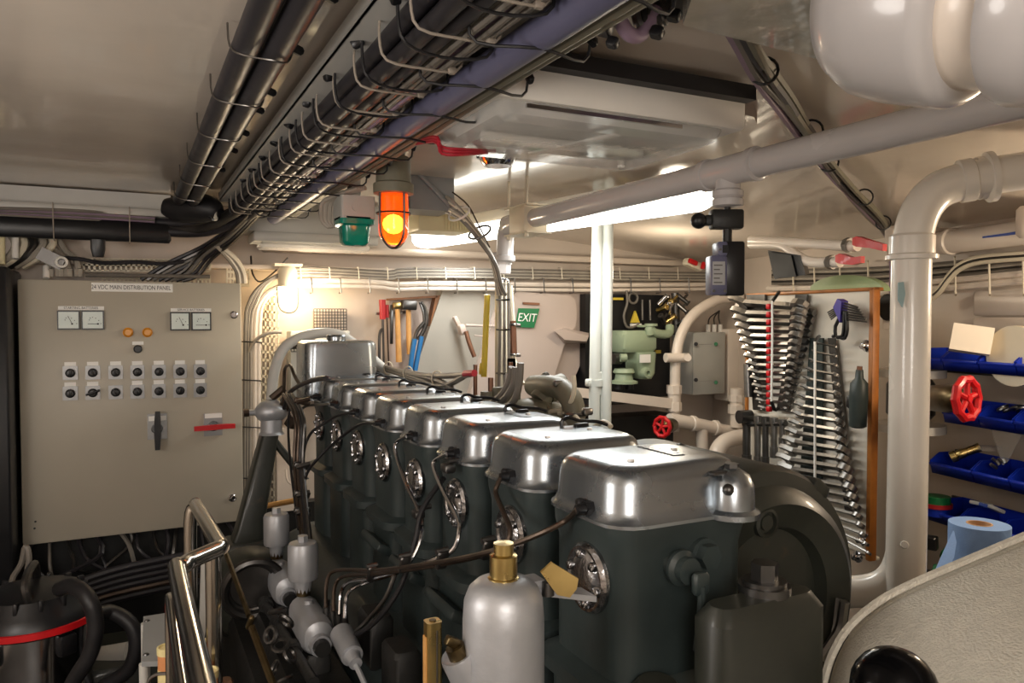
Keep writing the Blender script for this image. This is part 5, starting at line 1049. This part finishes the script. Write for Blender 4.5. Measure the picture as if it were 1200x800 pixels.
# ================================================================ UPRIGHT PIPE
up = thing('upright_white_pipe', 'thick glossy white pipe bending down from the ceiling in front of the blue bins', 'pipe', P(1062, 690, 2.05))
K = 1.86; p1, p0 = P(1068, 300, K), P(1062, 690, K); r_ = .0455
e1, e2 = P(1158, 205, K), P(1120, 213, K)
vx = V((p0.x*.5+p1.x*.5, p0.y*.5+p1.y*.5, 0)); vx1 = V((p1.x, p1.y, 0)); vx0 = V((p0.x, p0.y, 0))
dirp = (P(1200, 199, K-.04)-e2).normalized()
O('pipe', B().tube([P(1290, 188, K-.08), P(1200, 200, K-.04), P(1135, 211, K-.01), P(1100, 223, K), P(1079, 247, K), P(1069, 282, K), P(1068, 310, K), P(1064.5, 500, K), P(1060, 720, K), P(1054, 900, K)], r_, 24, 5), 'pipe_white', up)
q = B()
for px, py, ax in ((1132, 211.5, dirp), (1153, 208, dirp)): q.lathe(P(px, py, K-.005), ax, [(r_, -.02), (r_+.007, -.014), (r_+.007, .014), (r_, .02)], 28)
q.lathe(P(1150, 209, K-.005), dirp, [(r_+.003, -.05), (r_+.004, .005), (r_+.016, .012), (r_+.016, .026), (r_, .03)], 28)
O('collar', q, 'pipe_white', up); q = B(); q.lathe(P(1068.5, 301, K), Z, [(r_, -.008), (r_+.014, -.006), (r_+.014, .004), (r_+.006, .008), (r_+.006, .05), (r_, .056)], 28); O('collar', q, 'pipe_white', up)
O('branch', B().tube([P(1063, 600, K+.02), P(1058, 650, K+.02), P(1046, 677, K+.03), P(1024, 690, K+.05), P(985, 694, K+.09), P(930, 696, K+.15)], .039, 20, 5), 'pipe_white', up, 'white branch bending left')
O('teal_smear', B().prism([PP(x, y, P(1058, 340, K-r_), FW) for x, y in ((1053, 331), (1059, 330), (1061, 344), (1058, 360), (1053, 352))], FW*.004), 'teal_grime', up)
q = B(); q.cyl(P(1060, 638, K-.045), P(1060, 638, K-.055), .010, .008, 10); O('paint_blob', q, 'pipe_white', up)
# ================================================================ SHELF BINS
BH, BD = .075, .16
def bin_(s, z, w_, lb, d0=.10):
    t = thing('storage_bin', lb, 'bin', WF @ V((s, .15, z)), 'blue storage bins'); q = B(WF); th = .004
    fy = d0+BD
    for sx in (s, s+w_-th): q.prism([(sx, d0, z), (sx, fy, z), (sx, fy+.012, z+BH*.62), (sx, fy-.03, z+BH), (sx, d0, z+BH)], (th, 0, 0))
    q.span((s, d0, z), (s+w_, fy, z+th)); q.span((s, d0, z), (s+w_, d0+th, z+BH)); q.prism([(s, fy, z), (s, fy+.010, z+BH*.5), (s, fy+.002, z+BH*.5), (s, fy-.008, z)], (w_, 0, 0)); q.span((s, fy+.002, z+BH*.42), (s+w_, fy+.016, z+BH*.55), .002)
    O('bin_shell', q, 'bin_blue', t); return t
def sx_of(x, y, off=.27): return wl(WR(x, y, off))
rowdef = ((435, [1066, 1104, 1146, 1190, 1236, 1285], 1120, 'top row'), (497, [1104, 1146, 1188, 1232, 1280], 1120, 'second row'), (561, [1089, 1139, 1183, 1230, 1280], 1120, 'third row'), (620, [1085, 1125, 1172, 1222, 1275], 1120, 'bottom row'))
rowz = []
PLC = ['leftmost', 'second', 'third', 'fourth', 'fifth', 'sixth']
bins = {}
for ri, (yb_, xs, xr_, rn) in enumerate(rowdef):
    z = sx_of(xr_, yb_)[2]; rowz.append(z)
    sa = [sx_of(x, yb_)[0] for x in xs]
    for k in range(len(xs)-1):
        a, c = sa[k+1], sa[k]
        bins[(ri, k)] = bin_(a+.002, z, c-a-.004, 'open blue plastic storage bin, %s from the left in the %s of the shelf' % (PLC[k], rn) if k else 'open blue plastic storage bin, leftmost in the %s of the shelf' % rn)
    q = B(WF); q.span((-1.6, .0, z-.02), (sa[0]+.05, .11, z-.002)); q.span((-1.6, .09, z-.004), (sa[0]+.05, .10, z+.07)); T('shelf_rail', q, 'dark_steel', 'grey rail carrying the %s of blue bins' % rn, 'shelf', 'bin shelf rails')
for s in (-.30, -.75):
    q = B(WF); q.span((s, .02, .3), (s+.03, .09, rowz[0]+.06)); T('shelf_post', q, 'dark_steel', 'upright post of the bin shelf, %s' % ('nearer the white pipe' if s > -.5 else 'at the right edge'), 'post', 'bin shelf posts')
def in_bin(ri, k, dt=.5, dn=.18, dz=.03):
    o = bins[(ri, k)]; l = wl(ORG[o]); return WF @ V((l[0]+.06, dn, l[2]+dz))
q = B(); c = P(1138, 398, 2.60); q.box(c, (.10, .12, .09), Euler((.15, .12, .6))); T('white_box', q, 'paper_white', 'white cardboard box tilted in a top row bin', 'box')
c = WR(1195, 417, .22); T('paper_disc', B().cyl(c, c + N*.03, .10, .10, 28), 'off_white', 'cream round disc standing in a top row bin at the right edge', 'disc')
T('yellow_bag', B().sphere(WR(1180, 413, .21), .02, 10, (1, 1, .8)), 'yellow_plastic', 'small yellow bag in a top row bin', 'bag'); T('green_bag', B().sphere(WR(1197, 412, .21), .024, 10, (1, 1, .8)), 'green_lid', 'small green bag in the top row bin at the right edge', 'bag')
c1, c2 = WR(1114, 536, .27), WR(1142, 526, .22)
q = B(); q.lathe(c1, c2-c1, [(.016, 0), (.020, .002), (.020, .02), (.015, .022), (.017, .03), (.017, .045), (.015, .05), (.016, .1), (.012, .1)], 16); T('brass_nozzle', q, 'brass', 'brass hose nozzle lying in a third row blue bin', 'nozzle')
for k in range(4): T('steel_ring', B().ring(WR(1175+8*k, 478+(k % 2)*2, .22), (.3*k-.4, .5, 1), .017, .005, 16, 6), 'steel', 'steel hose clip in a second row bin, %s from the left' % PLC[k], 'clip', 'hose clips in the bins')
rnd = random.Random(8)
for k in range(6): q = B(); c = WR(1165+rnd.uniform(0, 14), 545+rnd.uniform(-4, 4), .24); q.cyl(c, c + V((rnd.uniform(-.02, .02), .01, .012)), .006, .006, 6); T('bolt', q, 'steel', 'small steel bolt in the third row blue bin, %s of the heap' % PLC[k], 'bolt', 'bolts in the third row bin')
q = B(); q.prism([WR(x, y, .24) for x, y in ((1161, 500), (1176, 545), (1182, 540), (1200, 505), (1215, 500), (1190, 503))], N*.004); T('plastic_bag', q, 'plastic_bag', 'clear plastic bag sticking up from the third row bins', 'bag')
c = WR(1159, 527, .2); T('glass_dish', B().cyl(c, c + V((0, 0, .012)), .035, .035, 18), 'plastic_bag', 'round clear lid in a third row bin', 'lid')
c = WR(1098, 584, .25); q = B(); q.cyl(c + V((0, 0, -.015)), c + V((0, 0, .01)), .045, .045, 24); t = thing('green_lid_tub', 'round tub with green lid and red rim left of the bottom row bins', 'tub', c + V((0, 0, -.05))); O('lid', q, 'green_lid', t); O('rim', B().cyl(c + V((0, 0, -.03)), c + V((0, 0, -.015)), .052, .052, 24), 'tool_red', t); O('tub', B().cyl(c + V((0, 0, -.06)), c + V((0, 0, -.03)), .045, .045, 20), 'bin_blue', t)
for k in range(3): q = B(); c = WR(1150+8*k, 590+k*3, .22); q.box(c, (.06, .05, .012), Euler((.2*k, .2, .4*k)), .003); T('paper_packet', q, 'light_grey' if k != 1 else 'tape_blue', 'flat packet in the bottom row bins, %s from the left' % PLC[k], 'packet', 'packets in the bottom row')
for k in range(8): q = B(); c = P(1100+rnd.uniform(-12, 14), 650+rnd.uniform(-18, 40), 2.75); q.box(c, (.05, .04, .035), Euler((rnd.uniform(0, 3), rnd.uniform(0, 3), 0)), .006); T('scrap_part', q, ('dark_steel', 'engine_black', 'green_lid', 'dark_steel')[k % 4], 'small loose part in the shadow behind the upright pipe, %s of the heap' % (PLC+['seventh', 'eighth'])[k], 'part', 'loose parts behind the pipe')
q = B(WF); q.span((-1.5, .02, .0), (-.35, .3, .70)); T('lower_locker', q, 'engine_black', 'dark low locker under the blue bins', 'locker')
# brass valve with red handwheel, behind the upright pipe
vc = P(1133, 467, 2.2)
hw2 = handwheel('valve_handwheel', 'large red handwheel on a brass valve in front of the blue bins', vc, (.05, -1, .05), .056, 'red_gloss', None)
q = B(); d = P(1072, 466, 2.86)-vc; q.lathe(vc, d, [(.009, 0), (.009, .03), (.018, .035), (.018, .06), (.012, .065), (.026, .075), (.040, .12), (.046, .2), (.044, .4), (.04, d.length)], 16); O('valve_body', q, 'old_brass', hw2)
fl2 = thing('flanged_valve_column', 'white flanges and grey pipe column behind the upright white pipe', 'pipe', P(1062, 560, 2.9))
cc0 = P(1063, 420, 2.45)
for y, r1 in ((432, .122), (496, .122)):
    c = P(1067, y, 2.9); O('flange', B().lathe(c, Z, [(.05, -.03), (r1, -.03), (r1, .0), (.06, .0), (.05, .01)], 24), 'pipe_white', fl2)
q = B(); c = P(1067, 466, 2.9); q.lathe(c, Z, [(.06, -.09), (.085, -.06), (.085, .05), (.06, .09)], 20); O('valve_chamber', q, 'dark_steel', fl2)
c = P(1067, 520, 2.9); q = B(); q.cyl((c.x, c.y, .2), (c.x, c.y, c.z+.06), .06, .06, 20); O('column', q, 'light_grey', fl2)
for y in (405, 415): O('flat_packing', B().box(P(1067, y, 2.9), (.2, .10, .02), Euler((0, 0, .5)), .004), 'cardboard', fl2)
q = B(); c = P(1056, 360, 2.85); q.lathe(c, (1, -.3, 0), [(.05, -.06), (.055, 0), (.05, .06)], 16); T('black_hose_bend', q, 'black_rubber', 'black hose piece between tool board and upright pipe', 'hose')
for y in (352, 378): q = B(); q.box(P(1056, y, 2.95), (.22, .1, .05), Euler((0, 0, .5)), .006); T('cream_ledge', q, 'pipe_cream', 'cream ledge between tool board and upright pipe, %s' % ('upper' if y < 360 else 'lower'), 'ledge', 'ledges behind the upright pipe')
# blue paper roll
rc = P(1147, 650, 2.0); rr_ = .072
pr = thing('paper_roll', 'blue paper towel roll with a loose sheet behind the grey casing', 'paper roll', (rc.x, rc.y, rc.z-.12))
zt2 = P(1151, 613, 2.0).z
q = B(); q.loft([[V((rc.x+r*math.cos(2*PI*i/32), rc.y+r*math.sin(2*PI*i/32), z)) for i in range(32)] for r, z in ((rr_, zt2-.25), (rr_, zt2), (.031, zt2), (.031, zt2-.1))], True, True); O('roll', q, 'paper_blue', pr)
q = B(); q.loft([[V((rc.x+r*math.cos(2*PI*i/24), rc.y+r*math.sin(2*PI*i/24), z)) for i in range(24)] for r, z in ((.031, zt2-.1), (.031, zt2+.001), (.027, zt2+.001), (.027, zt2-.1))], False, False); O('core', q, 'cardboard', pr)
pts = [(1118, 622, 1.97), (1105, 650, 1.93), (1090, 684, 1.9)]; a = [P(*p) for p in pts]; b_ = [P(1121, 635, 1.93), P(1118, 653, 1.90), P(1098, 690, 1.88)]
q = B(); q.loft([[x, y, y + V((.002, .004, 0)), x + V((.002, .004, 0))] for x, y in zip(a, b_)]); O('loose_sheet', q, 'paper_blue', pr)
q = B(); q.span((rc.x-.07, rc.y-.12, .0), (rc.x+.3, rc.y+.2, zt2-.252), .01); T('low_bench', q, 'engine_black', 'dark low bench carrying the blue paper roll', 'bench')
# grey textured casing in the near right corner, with a black ball lever in front
FD = V((math.sin(YAW), math.cos(YAW), 0))
cas = [(958, 880), (962, 830), (968, 796), (976, 770), (990, 744), (1008, 724), (1034, 704), (1062, 689), (1100, 672), (1150, 651), (1200, 630), (1260, 606), (1330, 585)]
far = smooth([P(x, y, 1.08) for x, y in cas], 3)
gcs = thing('grey_casing', 'large grey crackle-textured machine casing in the near right corner', 'casing', P(1150, 800, .9))
cen = P(1250, 860, 1.0)
q = B(); rows = []
for t, s in ((0, .965), (.012, .985), (.02, 1.0), (.12, 1.0), (.3, .995), (.55, .985), (.7, .97)): rows.append([(cen + (p-cen)*s) - FD*t + (V((0, 0, .02))*t) for p in far])
q.loft(rows, False, False, False); O('shell', q, 'casing_grey', gcs)
q = B(); q.tube([p + FD*.004 for p in far], .006, 6, 1); O('rim', q, 'casing_grey', gcs, 'rolled rim')
q = B(); q.prism([cen + (p-cen)*.965 for p in far] + [far[-1] - Z*.5, far[0] - Z*.2], FD*.01); O('back_plate', q, 'casing_grey', gcs)
kb = P(1048, 808, .52)
kl = thing('ball_lever', 'glossy black ball knob on a lever at the bottom edge in front of the casing', 'lever', kb + V((0, 0, -.3)))
O('ball', B().sphere(kb, .0285, 24), 'black_gloss', kl); O('rod', B().cyl(kb + V((.02, .0, -.35)), kb, .008, .008, 10), 'steel', kl)
q = B(); q.tube([P(x, y, 1.3) for x, y in ((985, 700), (978, 730), (965, 752), (950, 770))], .012, 8); q.tube([P(x, y, 1.28) for x, y in ((990, 705), (985, 735), (975, 752), (962, 772))], .009, 8); T('steel_wires', q, 'steel', 'bright braided hoses between engine housing and grey casing', 'hoses')
# ================================================================ LEFT FOREGROUND
RZ = 1.03
hr = thing('stainless_handrail', 'bent stainless steel handrail along the left side of the engine', 'handrail', (.1, 1.6, .1))
a = [PZ(x, y, RZ) for x, y in ((247, 830), (225, 738), (207, 668))]
j1 = PZ(207, 664, RZ); j2 = PZ(259, 641, RZ); j3 = PZ(229, 590, RZ)
near = V((j1.x+.012, .45, RZ))
q = B(); q.tube([near, V((j1.x+.004, 1.0, RZ)), j1 + V((0, -.035, 0)), j1 + V((.004, -.012, 0)), j1 + V((.012, .0, 0)), j1 + (j2-j1).normalized()*.035, j2 - (j2-j1).normalized()*.03, j2 - (j2-j1).normalized()*.01, j2 + (j3-j2).normalized()*.012, j2 + (j3-j2).normalized()*.03, j3 - (j3-j2).normalized()*.03, j3 + V((0, 0, -.006)), j3 + V((-.012, .008, -.05)), j3 + V((-.012, .008, -.3)), V((j3.x-.012, j3.y+.008, .0))], .0165, 16, 4); O('rail', q, 'stainless', hr)
q = B(); q.cyl((j2.x-.01, j2.y+.06, 0), (j2.x-.01, j2.y+.06, RZ-.01), .0165, .0165, 14); O('post', q, 'stainless', hr)
q = B(); q.tube([V((j1.x-.012, .5, RZ-.05)), V((j1.x-.014, 1.2, RZ-.05)), V((j1.x-.012, j1.y-.06, RZ-.05)), V((j1.x-.012, j1.y-.02, RZ-.06)), V((j1.x-.012, j1.y-.01, RZ-.2)), V((j1.x-.012, j1.y-.01, .0))], .010, 12, 3); O('lower_rail', q, 'stainless', hr)
q = B(); q.cyl(PX(262, 641, .2), PX(292, 722, .22), .006, .006, 8); q.box(PX(293, 729, .22), (.012, .012, .03), Euler((.3, .3, 0)), .003); q.cyl(PX(295, 735, .22), PX(325, 815, .24), .0075, .0075, 8); T('control_rod', q, 'old_brass', 'thin dull brass rod with a shackle running down from the handrail bend', 'rod')
# vacuum cleaner
vc_ = P(40, 742, 2.3)
vx_, vy_ = vc_.x, vc_.y; k2 = 2.3/F; vz = lambda y: 1.5-(y-372)*k2
vac = thing('vacuum_cleaner', 'wet and dry vacuum cleaner with chrome drum and black top at the lower left', 'vacuum cleaner', (vx_, vy_, 0))
O('drum', B().lathe((vx_, vy_, .0), Z, [(.12, .14), (.15, .15), (.155, .16), (.155, vz(730)), (.16, vz(728)), (.16, vz(722))], 36), 'chrome', vac, 'mirror-bright drum')
q = B(); q.lathe((vx_, vy_, 0), Z, [(.165, vz(728)), (.175, vz(724)), (.172, vz(714)), (.155, vz(706)), (.13, vz(690)), (.09, vz(686)), (.002, vz(685))], 32); O('base_ring', B().lathe((vx_, vy_, 0), Z, [(.12, .10), (.17, .11), (.17, .14), (.12, .15)], 24), 'black_plastic', vac); O('motor_head', q, 'black_plastic', vac)
for k in range(14): a_ = k*PI/7; O('cooling_rib', B().box((vx_+.135*math.cos(a_), vy_+.135*math.sin(a_), vz(694)), (.02, .012, .035), Euler((0, 0, a_)), .003), 'black_rubber', vac)
q = B(); q.loft([[V((vx_+r*math.cos(a_), vy_+r*math.sin(a_), z)) for r, z in ((.165, vz(726)), (.180, vz(725)), (.179, vz(718)), (.165, vz(717)))] for k, a_ in enumerate([-2.9+.15*j for j in range(20)])]); O('red_band', q, 'red_gloss', vac, 'red rim band')
O('handle', B().tube([V((vx_+.0, vy_-.11, vz(694))), V((vx_-.01, vy_-.10, vz(668))), V((vx_, vy_+.05, vz(665))), V((vx_, vy_+.1, vz(694)))], .012, 8), 'dark_steel', vac)
for sx in (-.6, .62): O('side_latch', B().box((vx_+.16*math.sin(sx), vy_-.16*math.cos(sx), vz(742)), (.05, .03, .06), Euler((0, 0, sx)), .006), 'black_plastic', vac)
O('caster', B().sphere((vx_+.12, vy_-.1, .05), .045, 12), 'black_rubber', vac); O('caster', B().sphere((vx_-.12, vy_-.1, .05), .045, 12), 'black_rubber', vac); O('caster', B().sphere((vx_, vy_+.14, .05), .045, 12), 'black_rubber', vac)
O('hose', B().tube([P(x, y, zc) for x, y, zc in ((70, 690, 2.2), (85, 686, 2.15), (103, 700, 2.1), (112, 730, 2.1), (106, 765, 2.1), (88, 795, 2.1), (70, 830, 2.1))], .0215, 12), 'black_rubber', vac, 'black ribbed hose')
O('hose', B().tube([P(x, y, zc) for x, y, zc in ((112, 720, 2.35), (130, 717, 2.4), (152, 730, 2.4), (160, 755, 2.4), (150, 785, 2.4), (120, 805, 2.4))], .023, 12), 'black_rubber', vac)
q = B(); q.sphere(P(75, 672, 2.5), .02, 8); 
T('thin_hose', B().tube([P(x, y, 2.45) for x, y in ((20, 700), (14, 680), (25, 660), (30, 640), (34, 655), (28, 690))], .009, 8), 'grey_cable', 'grey thin hose standing up behind the vacuum cleaner', 'hose')
q = B(); q.cyl(P(95, 775, 2.7), P(152, 765, 2.7), .04, .04, 14); T('pale_pipe', q, 'light_grey', 'dull pale pipe lying inside the black hose loop', 'pipe')
# grey step with stack of tins
sc_ = P(185, 745, 1.75); zs = P(182, 770, 1.75).z
q = B(); pts = [PZ(x, y, zs) for x, y in ((166, 775), (201, 774), (207, 716), (168, 722))]
st = thing('grey_step', 'small grey painted step plate left of the handrail', 'step', (sum((p.x for p in pts))/4, sum((p.y for p in pts))/4, 0)); O('top_plate', B().prism(pts, (0, 0, -.012)), 'grey_paint', st)
for p in pts: O('leg', B().cyl((p.x+(st.location.x-p.x)*.12, p.y+(st.location.y-p.y)*.12, 0), (p.x+(st.location.x-p.x)*.12, p.y+(st.location.y-p.y)*.12, zs-.012), .011, .011, 10), 'light_grey', st)
for p in pts: c = V((p.x+(st.location.x-p.x)*.25, p.y+(st.location.y-p.y)*.25, zs)); O('screw', B().cyl(c, c + V((0, 0, .003)), .007, .005, 8), 'dark_steel', st)
k3 = 1.62/F
for k, (x, y, zc, lb) in enumerate(((197, 757, 1.60, 'front left tin with cream lid behind the handrail'), (234, 752, 1.66, 'tin with cream lid right of the handrail, behind'), (243, 785, 1.55, 'tin with cream lid right of the handrail, in front'))):
    p = P(x, y, zc); r = .022
    t = thing('lidded_tin', lb, 'tin', (p.x, p.y, p.z-.1), 'lidded tins'); O('tin_body', B().cyl(p + V((0, 0, -.10)), p + V((0, 0, -.012)), r*.93, r*.93, 20), 'tin_orange', t); O('lid', B().lathe(p, Z, [(r, -.014), (r, 0), (r*.85, .001), (r*.8, -.003), (.001, -.003)], 20), 'tin_cream', t); O('label_band', B().cyl(p + V((0, 0, -.075)), p + V((0, 0, -.045)), r*.95, r*.95, 20, False), 'tin_cream', t)
p = P(215, 800, 1.58); q = B(); q.span((p.x-.06, p.y-.06, 0), (p.x+.11, p.y+.12, p.z-.055), .01); T('tin_crate', q, 'dark_wood', 'low brown crate holding the lidded tins', 'crate')
q = B(); q.tube([P(x, y, 1.5) for x, y in ((173, 815), (174, 798), (183, 790), (200, 789))], .0035, 6); T('bent_wire', q, 'steel', 'bent bright wire hook at the bottom edge left of the handrail', 'wire')
q = B(); q.prism([P(x, y, 2.2) for x, y in ((233, 760), (236, 655), (252, 665), (237, 765))], (0.0, .02, 0)); T('white_card', q, 'light_grey', 'pale narrow plate behind the handrail posts', 'plate')
